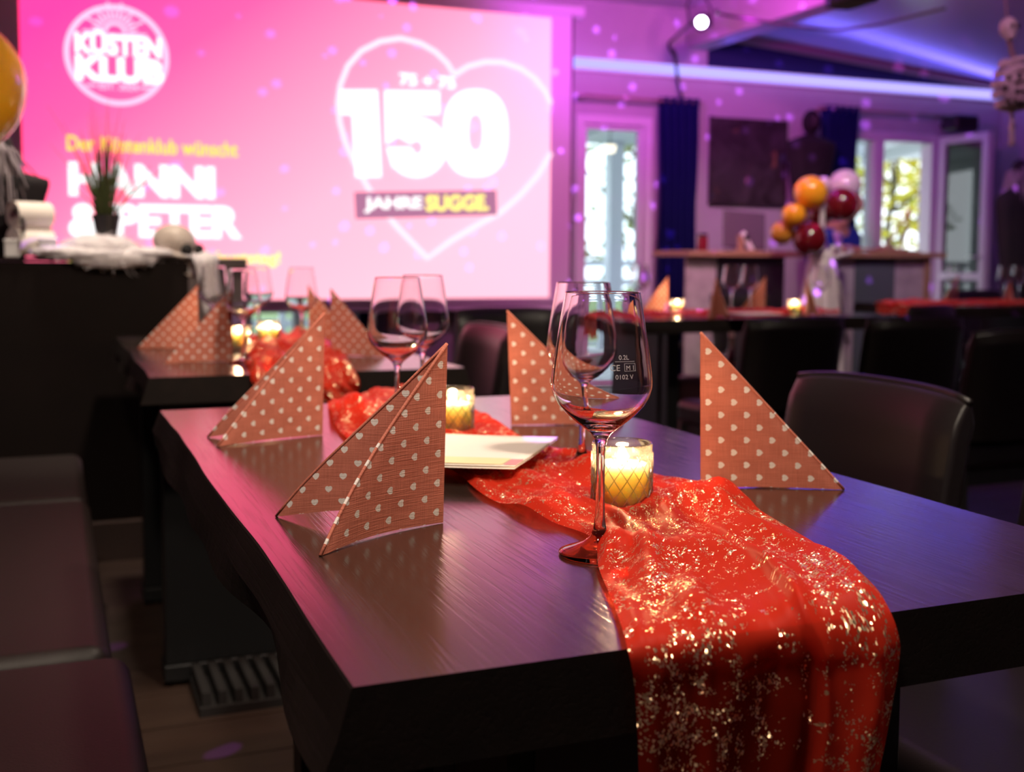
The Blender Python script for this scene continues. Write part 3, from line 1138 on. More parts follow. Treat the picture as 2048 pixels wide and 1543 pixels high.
def balloon_prof(r):
    return [(0, -r * 1.22), (r * .10, -r * 1.20), (r * .05, -r * 1.12)] + [(r * math.sin(a) * 1.0, -r * math.cos(a) * (1.10 if math.cos(a) > 0 else 1.0)) for a in [PI * k / 24 for k in range(2, 24)]] + [(0, r)]


def latex(name, c, rough=.12):
    m = Mat(name, c, rough, spec=.6)
    m.set('Subsurface Weight', .35)
    m.set('Subsurface Radius', (.05, .03, .02))
    m.set('Coat Weight', .3)
    m.set('Coat Roughness', .06)
    return m.m


ORANGE, DARKRED, WHITE_L, GOLD = latex('orange_latex', (.95, .44, .02)), latex('wine_red_latex', (.16, .006, .012)), latex('clear_white_latex', (.62, .52, .58), .1), latex('gold_latex', (.60, .30, .035), .1)
t = thing('big_balloon', 'large orange balloon floating at the left edge above the counter', 'balloon', q)
obj('balloon_skin', G().lathe(balloon_prof(R0), 40), ORANGE, t, smooth=True)
obj('ribbon', G().tube(smooth_rows([(0, 0, -R0 * 1.2), (.02, 0, -.6), (0, .50, CT - q.z + .004)], 12), .002, 5), M['white_plastic'], t)

# ------------------------------------------------------------------ tables
T_H, T_T = .75, .056


def make_table(seed=1):
    rnd = random.Random(seed)
    t = thing('dining_table', 'x', 'table')
    n = 44
    L, W = 1.262, .683
    top, bot = [], []
    ys = [-L / 2 + L * k / n for k in range(n + 1)]

    def wob(y, s):
        return .0035 * noise.noise(Vector((y * 3.1, s * 7.7, seed))) * 2 + .002 * noise.noise(Vector((y * 9, s, seed)))
    left = [(-W / 2 + wob(y, 1), y) for y in ys]
    right = [(W / 2 + wob(y, 2), y) for y in ys]
    # rows across the slab: underside, edges, top
    rows = []
    for (xl, y), (xr, _) in zip(left, right):
        bl = xl - .014 + .024 * noise.noise(Vector((y * 4.2, 3, seed)))
        br = xr + .014 + .024 * noise.noise(Vector((y * 5, 4, seed)))
        ml = xl - .010 + .006 * noise.noise(Vector((y * 6, 5, seed)))
        mr = xr + .010 + .006 * noise.noise(Vector((y * 6, 6, seed)))
        rows.append([(bl, y, T_H - T_T), (ml, y, T_H - T_T * .55), (xl, y, T_H - .0015), (xl + .0015, y, T_H)] +
                    [(xl + (xr - xl) * k / 6, y, T_H) for k in range(1, 6)] +
                    [(xr - .0015, y, T_H), (xr, y, T_H - .0015), (mr, y, T_H - T_T * .55), (br, y, T_H - T_T)] +
                    [(br + (bl - br) * k / 4, y, T_H - T_T) for k in range(1, 4)])
    g = G().grid(rows, True)
    m = len(rows[0])
    g.f.append(tuple(range(m)))
    g.f.append(tuple(n * m + k for k in reversed(range(m))))
    o = obj('tabletop', g, M['table_wood'], t)
    o.data.materials.append(M['table_edge'])
    for pl_ in o.data.polygons:
        if abs(pl_.normal.z) < .9 or pl_.center.z < T_H - .01:
            pl_.material_index = 1
    for y in (-.33, .33):
        obj('leg', G().span((-.185, y - .03, .05), (-.135, y + .03, T_H - T_T)), M['black_metal'], t, bevel=.002)
        obj('leg', G().span((-.112, y - .035, .05), (.295, y + .035, T_H - T_T)), M['black_metal'], t, bevel=.002)
        obj('foot', G().span((-.28, y - .045, .012), (.30, y + .045, .05)), M['black_metal'], t, bevel=.003)
        for k in range(2):
            obj('foot_pad', G().span((-.27 + .5 * k, y - .03, 0), (-.22 + .5 * k, y + .03, .012)), M['rubber'], t)
    return t


TX = .4975
table1 = make_table()
table1.location = (TX, 1.256, 0)
table1['label'] = 'dark wooden table with wavy live edge in the foreground, red runner over its end'
table1['group'] = 'dark dining tables'
dup(table1, (TX + .022, 3.04, 0), PI, 'dark wooden table second from the front, before the black counter', 'dark dining tables')
dup(table1, (2.79, 4.40, 0), PI / 2, 'dark wooden table under the two candles at middle right, behind the black chairs', 'dark dining tables')
dup(table1, (5.05, 5.12, 0), PI / 2, 'dark wooden table farthest right, with a red runner at the right edge', 'dark dining tables')

# ribbed floor grate under the second table
t = thing('floor_grate', 'low black ribbed grate on the floor under the second table', 'floor grate', (.375, 2.80, 0))
obj('grate_base', G().span((-.10, -.34, 0), (.14, .34, .02)), M['rubber'], t)
rm = None
for k in range(7):
    xx = -.085 + k * .035
    if rm is None:
        o = obj('rib', G().span((-.009, -.33, .02), (.009, .33, .05)), M['rubber'], t, loc=(xx, 0, 0)); rm = o.data
    else:
        o = link('rib', rm, t); o.location = (xx, 0, 0)


# ------------------------------------------------------------------ chairs
def make_chair():
    t = thing('leather_chair', 'x', 'chair')
    W, D = .41, .42
    # seat cushion (front is +y)
    obj('seat', G().span((-W / 2, -D / 2, .385), (W / 2, D / 2, .475)), M['leather'], t, bevel=.03, seg=4)
    # padded, slightly curved and raked backrest
    rows = []
    nx, nz = 12, 10
    def pt(s, k, side):
        x = (s - .5) * W
        z = .475 + k * .325
        c = .028 * (1 - (2 * s - 1) ** 2)
        y = -D / 2 + .03 - .055 * k - c
        e = min(s, 1 - s) / .10
        e2 = min(k + .15, 1 - k) / .12
        th = .036 * min(1, math.sqrt(max(0, min(1, e)) * (2 - min(1, e)) + .0) * .55 + .45) * min(1, math.sqrt(max(0, min(1, e2)) * (2 - min(1, e2))) * .6 + .4)
        zz = z - .010 * (2 * s - 1) ** 4 * (k > .8)
        return (x, y + side * th, zz)
    front = [[pt(s / nx, k / nz, 1) for s in range(nx + 1)] for k in range(nz + 1)]
    back = [[pt(s / nx, k / nz, -1) for s in range(nx + 1)] for k in range(nz + 1)]
    rows = []
    for k in range(nz + 1):
        rows.append(front[k] + list(reversed(back[k])))
    g = G().grid(rows, True)
    m = len(rows[0])
    n1 = nx + 1
    for base in (0, nz * m):
        for s in range(nx):
            q = (base + s, base + s + 1, base + m - 2 - s, base + m - 1 - s)
            g.f.append(q)
    obj('backrest', g, M['leather'], t, smooth=True, bevel=.010, seg=3)
    obj('piping', G().tube([Vector(front[nz][s]) * .5 + Vector(back[nz][s]) * .5 + Vector((0, 0, .001)) for s in range(nx + 1)], .006, 6), M['leather'], t, smooth=True)
    for sx in (-1, 1):
        obj('leg', G().lathe([(.013, 0), (.022, .385)], 8, (sx * (W / 2 - .03), D / 2 - .03, 0)), M['black'], t)
        obj('leg', G().tube([(sx * (W / 2 - .03), -D / 2 - .06, 0), (sx * (W / 2 - .03), -D / 2 + .03, .25), (sx * (W / 2 - .03), -D / 2 + .03, .42), (sx * (W / 2 - .03), -D / 2 + .015, .56)], [.015, .021, .021, .018], 8), M['black'], t)
    obj('apron', G().span((-W / 2 + .02, -D / 2 + .02, .34), (W / 2 - .02, D / 2 - .02, .39)), M['black'], t)
    return t


CG = 'dark leather dining chairs'
ch0 = make_chair()
ch0.location = (1.005, 1.475, 0)
ch0.rotation_euler = (0, 0, PI / 2)
ch0['label'] = 'dark leather chair nearest the camera, tucked against the right side of the front table'
ch0['group'] = CG
dup(ch0, (1.04, .965, 0), PI / 2, 'dark leather chair at the bottom right corner, only its seat edge visible', CG)
dup(ch0, (.95, 3.09, 0), PI / 2, 'navy leather chair at the right side of the second table, before the mauve wall', CG)
dup(ch0, (1.62, 3.86, 0), PI * .97, 'dark leather chair seen through the wine glasses, left of the candle table', CG)
dup(ch0, (2.37, 3.48, 0), .02, 'black leather chair back left of two in front of the candle table', CG)
dup(ch0, (2.80, 3.36, 0), -.03, 'black leather chair back right of two in front of the candle table', CG)
dup(ch0, (2.62, 2.72, 0), .03, 'black leather chair cut by the right edge, before the far right table', CG)
dup(ch0, (3.42, 4.06, 0), .4, 'brown lit chair back between the candle table and the far right table', CG)
dup(ch0, (3.7, 5.35, 0), PI, 'low dark chair far back in front of the grey bar panel', CG)
dup(ch0, (5.74, 5.62, 0), PI, 'dark chair at the back of the far right table before the open door', CG)

# ------------------------------------------------------------------ bar counter in front of the back wall
YB = 5.95
q0, q1 = P(1380, 502, y=YB), P(1894, 504, y=YB)
BX0, BX1 = q0.x, q1.x
BZ = 1.052
t = thing('bar_counter', 'bar with a light wooden top and dark front panels before the back wall', 'bar counter', (BX0, YB, 0))
obj('worktop', G().span((0, 0, BZ - .035), (BX1 - BX0, .46, BZ)), M['oak'], t, bevel=.004)
pan = lambda u0, u1: (P(u0, 560, y=YB).x - BX0, P(u1, 560, y=YB).x - BX0)
GREY = simple('grey_panel', (.10, .12, .14), .6)
for u0, u1, mm in ((1446, 1580, simple('dark_plum_panel', (.022, .016, .022), .5)), (1722, 1802, GREY)):
    a, b = pan(u0, u1)
    obj('front_panel', G().span((a, .06, .05), (b, .08, BZ - .035)), mm, t)
FR = mottled('frosted_web_panel', (.55, .47, .52), (.36, .29, .33), 9, .7)
for u0, u1 in ((1384, 1445), (1690, 1722), (1803, 1862)):
    a, b = pan(u0, u1)
    obj('frosted_panel', G().span((a, .07, .05), (b, .085, BZ - .035)), FR, t)
a, b = pan(1862, 1869)
obj('wood_post', G().span((a, .04, 0), (b, .10, BZ - .035)), M['oak'], t)
obj('bar_shelf', G().span((.02, .10, .45), (BX1 - BX0 - .12, .28, .48)), M['black_matt'], t)

# things on the bar
q = P(1405, 480, y=6.05)
t = thing('red_jar', 'small dark red jar candle at the left end of the bar', 'jar', (q.x, 6.05, BZ))
obj('jar', G().lathe([(.028, 0), (.034, .01), (.034, .075), (.030, .085), (.030, .09)], 20), simple('red_glass', (.20, .012, .03), .15), t, smooth=True)
obj('lid', G().lathe([(.033, .088), (.033, .104), (.0, .106)], 20), M['black'], t)
q = P(1495, 466, y=6.15)
t = thing('tilted_monitor', 'grey tilted monitor back standing on the bar under the painting', 'monitor', (q.x, 6.15, BZ))
m = simple('violet_grey_plastic', (.11, .08, .115), .5)
r = Matrix.Rotation(-.12, 3, 'X') @ Matrix.Rotation(.06, 3, 'Y')
obj('housing', G().box((0, .04, .135), (.31, .025, .24), r), m, t, bevel=.006)
obj('stand', G().box((0, .09, .08), (.04, .03, .16)).box((0, .08, .005), (.16, .14, .01)), M['black'], t)
q = P(1495, 475, y=6.02)
t = thing('card_reader', 'pale slanted card reader leaning before the grey monitor on the bar', 'card reader', (q.x, 6.02, BZ))
obj('body', G().box((0, .0, .055), (.035, .02, .145), Matrix.Rotation(-.55, 3, 'Y')), M['white_plastic'], t, bevel=.006)
obj('stand', G().box((-.045, .01, .05), (.03, .03, .10)).box((-.01, .01, .004), (.14, .07, .008)), M['oak'], t, bevel=.002)
obj('screen', G().box((-.012, -.012, .083), (.026, .004, .04), Matrix.Rotation(-.55, 3, 'Y')), M['black'], t)
q = P(1795, 480, y=6.1)
t = thing('wooden_easel', 'small slanted wooden easel legs with orange tips standing on the bar before the window', 'easel', (q.x, 6.1, BZ))
g = G()
obj('leg', g.cyl((-.12, 0, 0), (.085, .0, .27), .009, n=8), M['oak'], t)
obj('leg', G().cyl((.0, -.03, 0), (.09, -.01, .26), .009, n=8), M['oak'], t)
obj('tip', G().cyl((.075, 0, .25), (.10, 0, .29), .014, n=8), simple('orange_tip', (.55, .20, .05), .5), t)
obj('base', G().box((0, 0, .008), (.34, .06, .016), Matrix.Rotation(.0, 3, 'Y')), M['oak'], t)

# balloon column with white gauze beside the bar
YC = 5.55
q = P(1640, 620, y=YC)
t = thing('gauze_column', 'white gauze draped column carrying the balloons before the bar', 'column', (q.x, YC, 0))
rows = []
for i in range(20):
    s = i / 19
    z = 1.06 * (1 - s)
    rows.append([((.06 + .13 * s ** .7) * math.cos(a) * (1 + .10 * math.sin(5 * a + 2) * s + .05 * math.sin(11 * a)), (.05 + .10 * s ** .7) * math.sin(a) * (1 + .1 * math.sin(6 * a)), z) for a in [2 * PI * k / 44 for k in range(44)]])
obj('gauze', G().grid(rows, True), M['white_cloth'], t, smooth=True, solid=.004)
obj('pole', G().cyl((0, 0, 0), (0, 0, 1.40), .014, n=10).lathe([(.15, 0), (.15, .02), (.0, .025)], 20), M['white_plastic'], t)
g = G()
rnd = random.Random(8)
for k in range(11):
    a = rnd.uniform(-.6, .9); z0 = rnd.uniform(.80, 1.08)
    p0 = Vector((.05, -.03, z0)); p3 = Vector((.15 + .28 * rnd.random(), .30 + rnd.uniform(-.03, .03), BZ + rnd.uniform(.004, .14) if k % 2 else rnd.uniform(.45, .95)))
    mid = (p0 + p3) / 2 + Vector((rnd.uniform(-.03, .05), -.05, rnd.uniform(-.08, .10)))
    g.tube(smooth_rows([p0, mid, p3], 9), [rnd.uniform(.010, .026) * w for w in (1, .8, .7, .9, 1.1, .9, .7, .9, 1)], 6)
obj('web_strand', g, M['white_cloth'], t, smooth=True)['kind'] = 'stuff'
BAL = [(1621, 385, 32, 'orange', ORANGE, 0, 'largest orange balloon, upper left of the cluster at the bar'),
       (1587, 430, 23, 'orange', ORANGE, -.02, 'smaller orange balloon in the middle left of the cluster at the bar'),
       (1564, 465, 23, 'gold', GOLD, .06, 'shiny gold balloon lowest left of the cluster at the bar'),
       (1683, 408, 32, 'red', DARKRED, 0, 'large wine red balloon upper right of the cluster at the bar'),
       (1637, 432, 22, 'red', DARKRED, .10, 'small wine red balloon in the middle of the cluster, between the larger ones'),
       (1619, 478, 32, 'red', DARKRED, -.05, 'large wine red balloon at the bottom of the cluster at the bar'),
       (1690, 371, 31, 'white', WHITE_L, .16, 'pale translucent balloon at the top right of the cluster, behind the red one'),
       (1647, 368, 14, 'white', WHITE_L, .20, 'tiny pale balloon behind the large orange one')]
for u, v, r, nm, mm, dy, lab in BAL:
    q = P(u, v, y=YC + dy)
    rr = r / F_PX * (q - Vector((0, 0, CAM_Z))).length * 1.02
    t = thing('balloon', lab, 'balloon', q, group='balloons of the cluster')
    hub = P(1640, 435, y=YC + .03)
    d = (Vector(q) - hub)
    ax = -d.normalized() if d.length > .02 else Vector((0, 1, 0))
    obj('balloon_skin', G().lathe([(a, -b) for a, b in balloon_prof(rr * .97)], 28, axis=ax), mm, t, smooth=True)
# second pole-like object below: small pouf and bottles seen under the candle table
t = thing('pink_pouf', 'small dusky pink pouf under the candle table, left of the right napkin', 'pouf', (P(1365, 760, z=.46).x + .10, P(1365, 760, z=.46).y + .06, 0))
obj('cushion', G().lathe([(.14, .20), (.165, .24), (.165, .42), (.14, .46), (0, .47)], 24), simple('dusky_pink', (.30, .11, .15), .7), t, smooth=True)
obj('base', G().lathe([(.13, 0), (.15, .2)], 24), M['black'], t)
for k, (u, c, lab) in enumerate(((1462, (.50, .02, .03), 'bottle with a red label on the crate behind the black chair'), (1487, (.75, .62, .60), 'bottle with a pale label on the crate behind the black chair'))):
    q = P(u, 745, y=4.98)
    t = thing('bottle', lab, 'bottle', (q.x, 4.98, .33), group='bottles behind the chairs')
    obj('glass', G().lathe([(.030, 0), (.033, .01), (.033, .16), (.013, .215), (.012, .29), (.014, .295), (.0, .297)], 20), simple('bottle_glass', (.10, .05, .04), .1), t, smooth=True)
    obj('paper_label', G().lathe([(.0336, .05), (.0336, .14)], 20, caps=False), simple('paper_label', c, .6), t)
    obj('cap', G().lathe([(.0145, .27), (.0145, .30), (0, .301)], 14), M['trim'], t)
q = P(1475, 800, y=4.98)
t = thing('bottle_crate', 'dark crate under the candle table carrying two bottles', 'crate', (q.x, 4.98, 0))
for z in (.06, .16, .26):
    for s in (-1, 1):
        obj('slat', G().box((0, s * .11, z), (.30, .012, .07)), M['black'], t)
        obj('slat', G().box((s * .144, 0, z), (.012, .208, .07)), M['black'], t)
obj('crate_top', G().box((0, 0, .315), (.30, .232, .03)), M['black'], t)

# ------------------------------------------------------------------ napkins with a heart print
def napkin_material(name, c1, c2, upright=False):
    m = Mat(name, c1, .75, spec=.25)
    tc = m.node('ShaderNodeTexCoord')
    uv = S(m.nt, tc.outputs['UV'])
    u, v, _ = m.xyz(uv)
    A = .0138
    p = (u + .0052) * (1 / A)
    q = (v + .0030) * (1 / A)
    r, s = (p + q) * .5, (p - q) * .5
    fr, fs = r - r.rnd(), s - s.rnd()
    du, dv = fr + fs, fr - fs
    K = 1 / .228
    if upright:
        hx, hy = du * K, dv * K + .12
    else:
        hx, hy = dv * K, du * -K + .12
    x2, y2 = hx * hx, hy * hy
    k = (x2 + y2) - 1.0
    f = (k * k * k) - (x2 * (y2 * hy))
    heart = f.lt(0.0)
    mp1 = m.coord('UV', (900, 34, 1))
    mp2 = m.coord('UV', (34, 900, 1))
    w1 = m.noise(mp1, 1.0, 2, .5)
    w2 = m.noise(mp2, 1.0, 2, .5)
    big = m.noise(m.coord('UV', (22, 60, 1)), 1.0, 3)
    weave = (w1 + w2) * .5
    base = m.mix(((weave * .7) + (big * .5)).clampto(.47, .70), c2, c1)
    m.set('Base Color', m.mix(heart, base, (.88, .80, .76)))
    m.bump(weave, .6, .0014)
    tl = m.shader('ShaderNodeBsdfTranslucent', Color=tuple(c1) + (1,))
    m.surface(m.mixsh(.12, m.b, tl))
    return m.m


TERRA, TERRA2 = (.66, .215, .150), (.52, .155, .105)
NAP = napkin_material('terracotta_napkin', TERRA, TERRA2)
NAP_IN = napkin_material('terracotta_napkin_inside', TERRA, TERRA2, True)
M['napkin_white'] = simple('napkin_white_side', (.74, .66, .66), .8)


def napkin(label, spine, a, b, apex_shift=(0, 0), h=.168, bow=(.010, -.012), group=None, n=16, curl=.012):
    """two triangular leaves sharing a vertical spine; a, b = feet of the leaves on the table"""
    spine = Vector(spine)
    t = thing('folded_napkin', label, 'napkin', (spine.x, spine.y, T_H + .0005), group=group)
    for li, (foot, bw) in enumerate(((Vector(a), bow[0]), (Vector(b), bow[1]))):
        d = Vector((foot.x - spine.x, foot.y - spine.y, 0))
        L = d.length
        d.normalize()
        nrm = Vector((-d.y, d.x, 0))
        rows, uvs = [], []

        def surf(s, z, off):
            k = s / L
            bend = bw * math.sin(PI * min(1, k)) * (.45 + .55 * (1 - z / h))
            lift = curl * max(0, math.sin(PI * k)) * (1 - z / h) ** 3 * (1 if li == 1 else .10)
            p = d * s + nrm * (bend + off) + Vector((apex_shift[0] * z / h, apex_shift[1] * z / h, z + lift * (1 - k * .3)))
            return p
        for layer, sgn in ((0, 1), (1, -1)):
            pass
        g = G()
        uv = []
        for sgn in (1, -1):
            vs, fs, idx = [], [], {}
            for i in range(n + 1):
                for j in range(n + 1 - i):
                    s, z = L * i / n, h * j / n
                    edge = 1 - (i + j) / n
                    # layers part slightly inside, meet in a soft roll at the hypotenuse
                    th = .0007 + .0013 * min(1, (i / n) * 3) * (1.0 if edge > 0 else .0)
                    idx[(i, j)] = len(vs)
                    vs.append(surf(s, z, sgn * th))
                    uv.append((s, z) if (sgn == 1) == (li == 0) else (s, z))
            for i in range(n):
                for j in range(n - i):
                    fs.append((idx[(i, j)], idx[(i + 1, j)], idx[(i, j + 1)]))
                    if i + j < n - 1:
                        fs.append((idx[(i + 1, j)], idx[(i + 1, j + 1)], idx[(i, j + 1)]))
            g.add(vs, fs)
        # rolled fold along the hypotenuse and white paper edge along the foot
        o = obj('leaf', g, NAP_IN if li else NAP, t, smooth=True, uv=uv)
        hyp = [surf(L * i / n, h * (n - i) / n, 0) for i in range(n + 1)]
        f = obj('fold', G().tube(hyp, .0016, 6), NAP, t, smooth=True, uv=[(L * (k // 6) / n, h * (n - k // 6) / n) for k in range(6 * (n + 1))])
        g = G().grid([[surf(L * i / n, 0, .0006) + Vector((0, 0, .0004)) for i in range(n // 2, n + 1)], [surf(L * i / n, 0, -.0006) + Vector((0, 0, .0004)) for i in range(n // 2, n + 1)]])
        obj('paper_edge', g, M['napkin_white'], t)
    return t


def Z(u, v, z=None):
    return P(u, v, z=T_H if z is None else z)


NG = 'heart print napkins'
napkin('heart print napkin in the foreground, left half of the front table, nearest to the camera', (.334, .993), (.201, .916), (.193, 1.072), (.004, .0), group=NG, bow=(-.012, .020), curl=.016)
napkin('heart print napkin at the far left corner of the front table', (.344, 1.549), (.194, 1.500), (.192, 1.582), (.004, .0), group=NG, bow=(-.006, .010), h=.170)
napkin('heart print napkin at the far right of the front table, left of the wine glasses', (.628, 1.547), (.786, 1.492), (.770, 1.610), (-.008, .0), group=NG, bow=(.004, -.004), h=.170)
napkin('heart print napkin at the right of the front table, before the nearest chair', (.649, 1.049), (.789, .985), (.800, 1.085), (-.004, .0), group=NG, bow=(.004, -.004), h=.169)


def napkin_at(label, us, ua, ub, apex=(0, 0), **kw):
    s, a, b = Z(*us), Z(*ua), Z(*ub)
    for q in (a, b):
        d = Vector((q.x - s.x, q.y - s.y, 0))
        d = d.normalized() * .158
        q.x, q.y = s.x + d.x, s.y + d.y
    napkin(label, s, a, b, apex, group=NG, n=10, **kw)


napkin_at('heart print napkin at the far left of the second table, before the black counter', (397, 695), (280, 697), (300, 687))
napkin_at('heart print napkin at the near left of the second table, left of its candle', (465, 722), (338, 727), (345, 716), bow=(-.012, .01))
napkin_at('heart print napkin at the near right of the second table, before the screen edge', (662, 710), (745, 714), (740, 703))
napkin_at('heart print napkin at the far right of the second table, partly behind a wine glass', (618, 690), (690, 694), (680, 684))
napkin_at('heart print napkin at the left of the candle table, left of its left candle', (1335, 625), (1293, 626), (1300, 622), bow=(-.004, .004))
napkin_at('heart print napkin opened like a tent at the front edge of the candle table', (1430, 634), (1403, 640), (1476, 640), bow=(.004, -.004))
napkin_at('heart print napkin behind the two glasses on the candle table', (1530, 621), (1475, 622), (1490, 616))
napkin_at('heart print napkin right of the right candle on the candle table', (1610, 630), (1628, 643), (1662, 636), bow=(.004, -.004))
napkin_at('heart print napkin at the left of the far right table', (1915, 604), (1872, 605), (1880, 600))
napkin_at('heart print napkin at the right of the far right table, cut by the picture edge', (2021, 604), (1975, 607), (2046, 610))


# ------------------------------------------------------------------ wine glasses
gm = Mat('clear_glass', (1, 1, 1), 0.0)
gm.set('Transmission Weight', 1.0)
gm.set('IOR', 1.48)
GLASS = gm.m
OUTER = [(.0, .0), (.0335, .0002), (.0347, .0012), (.0343, .0026), (.030, .0042), (.022, .0070), (.014, .0105), (.0085, .0150), (.0056, .0215), (.0043, .031), (.0038, .045),
         (.0036, .065), (.0037, .082), (.0041, .091), (.0054, .0975), (.0085, .1025), (.0140, .1070), (.0215, .1125), (.0295, .1195), (.0360, .1268), (.0400, .1338), (.0420, .1410),
         (.0422, .1460), (.0416, .1530), (.0400, .1650), (.0378, .1800), (.0353, .1960), (.0328, .2110), (.03150, .2188), (.03135, .2196), (.0313, .2200)]
INNER = [(.0306, .2204), (.0303, .2200), (.03035, .2196), (.03055, .2188), (.0319, .2110), (.0344, .1960), (.0369, .1800), (.0391, .1650), (.0407, .1530), (.0413, .1460), (.0411, .1412), (.0391, .1345), (.0350, .1278), (.0283, .1208),
         (.0200, .1145), (.0120, .1105), (.0050, .1088), (.0, .1085)]


def make_glass(n=64):
    t = thing('wine_glass', 'x', 'wine glass')
    bowl = [(.0041, .091)] + OUTER[14:] + [(.0310, .2205)] + INNER
    stem = OUTER[:14]
    g = G().lathe(OUTER + [(.0310, .2205)] + INNER, n, caps=False)
    obj('bowl', g, GLASS, t, smooth=True)
    return t


def bowl_r(z):
    for (r0, z0), (r1, z1) in zip(OUTER[18:], OUTER[19:]):
        if z0 <= z <= z1:
            return r0 + (r1 - r0) * (z - z0) / (z1 - z0)
    return .0313


GG = 'empty wine glasses'
gl0 = make_glass()
pos = Z(1199, 1108)
gl0.location = (pos.x, pos.y, T_H + .0003)
gl0['label'] = 'large empty wine glass in the foreground, foot half under the red runner'
gl0['group'] = GG
for u, v, lab in ((1163, 938, 'empty wine glass right behind the foreground glass on the front table'),
                  (795, 868, 'empty wine glass behind the foreground napkin, front one of that pair on the front table'),
                  (845, 826, 'empty wine glass behind the foreground napkin, rear one of that pair on the front table'),
                  (429, 686, 'empty wine glass leftmost on the second table, before the black counter'),
                  (488, 726, 'empty wine glass near the left candle of the second table'),
                  (518, 684, 'empty wine glass behind the left candle of the second table'),
                  (604, 704, 'empty wine glass alone at the right of the second table'),
                  (1280, 625, 'empty wine glass at the left end of the candle table, before the narrow door'),
                  (1462, 626, 'empty wine glass left one of the pair on the candle table'),
                  (1499, 625, 'empty wine glass right one of the pair on the candle table'),
                  (1641, 624, 'empty wine glass at the right end of the candle table, under the balloons'),
                  (1905, 606, 'empty wine glass on the far right table before the open door leaf'),
                  (2008, 604, 'empty wine glass on the far right table behind its right napkin'),
                  (2036, 604, 'empty wine glass at the right picture edge on the far right table')):
    q = Z(u, v)
    dup(gl0, (q.x, q.y, T_H + .0003), random.uniform(0, 6), lab, GG)

# fill mark printed on the foreground glass (its own part)
ETCH = Mat('etched_white', (.62, .58, .60), .6).m
mark = G()


def etch(vs, fs, ang0, zc):
    o = []
    for a, b in vs:
        z = zc + b
        r = bowl_r(z) + .0003
        al = ang0 + a / .0385
        o.append((r * math.cos(al), r * math.sin(al), z))
    mark.add(o, fs)


to_cam = math.atan2(-gl0.location.y, -gl0.location.x)


def etext(s, size, dx, z):
    vs, fs = text_mesh(s, size, .0)
    x0, x1 = min(a for a, b in vs), max(a for a, b in vs)
    etch([(a - (x0 + x1) / 2 + dx, b) for a, b in vs], fs, to_cam + .46, z)


def ebar(x0, z0, x1, z1):
    n = 6
    vs = [(x0 + (x1 - x0) * k / n, z) for k in range(n + 1) for z in (0, z1 - z0)]
    etch(vs, [(2 * k, 2 * k + 2, 2 * k + 3, 2 * k + 1) for k in range(n)], to_cam + .46, z0)


etext('0.2L', .0052, 0, .1675)
ebar(-.0075, .1658, .0095, .1661)
etext('CE', .0068, -.0075, .1588)
etext('M 1', .0052, .0050, .1592)
ebar(.0000, .1582, .0100, .15845); ebar(.0000, .1642, .0100, .16445); ebar(.0000, .1582, .0003, .16445); ebar(.0097, .1582, .0100, .16445)
etext('0102 V', .0052, 0, .1520)
obj('fill_mark', mark, ETCH, gl0)

# ------------------------------------------------------------------ candles in cut glass tumblers
tm = Mat('cut_glass', (.96, .93, .88), .03)
fr = tm.shader('ShaderNodeFresnel', IOR=1.5)
frs = (S(tm.nt, fr.outputs[0]) * 1.3) + .10
a = tm.mixsh(.07, tm.shader('ShaderNodeBsdfTransparent', Color=(1, .98, .95, 1)), tm.shader('ShaderNodeBsdfTranslucent', Color=(.95, .85, .70, 1)))
tm.surface(tm.mixsh(frs, a, tm.shader('ShaderNodeBsdfGlossy', Roughness=.06)))
CUT = tm.m
tl_ = Mat('cut_glass_line', (.9, .85, .75), .08)
tl_.surface(tl_.mixsh(.45, tl_.mixsh(.5, tl_.shader('ShaderNodeBsdfTransparent', Color=(1, 1, 1, 1)), tl_.shader('ShaderNodeBsdfTranslucent', Color=(1, .9, .75, 1))), tl_.shader('ShaderNodeBsdfGlossy', Roughness=.12)))
CUTLINE = tl_.m
wm = Mat('candle_wax', (.96, .80, .56), .5)
wm.set('Subsurface Weight', .55)
wm.set('Subsurface Radius', (.04, .034, .024))
wm.set('Subsurface Scale', 1.0)
WAX = wm.m
fm = Mat('candle_flame'); fm.emit((1.0, .66, .26), 26)
FLAME = fm.m


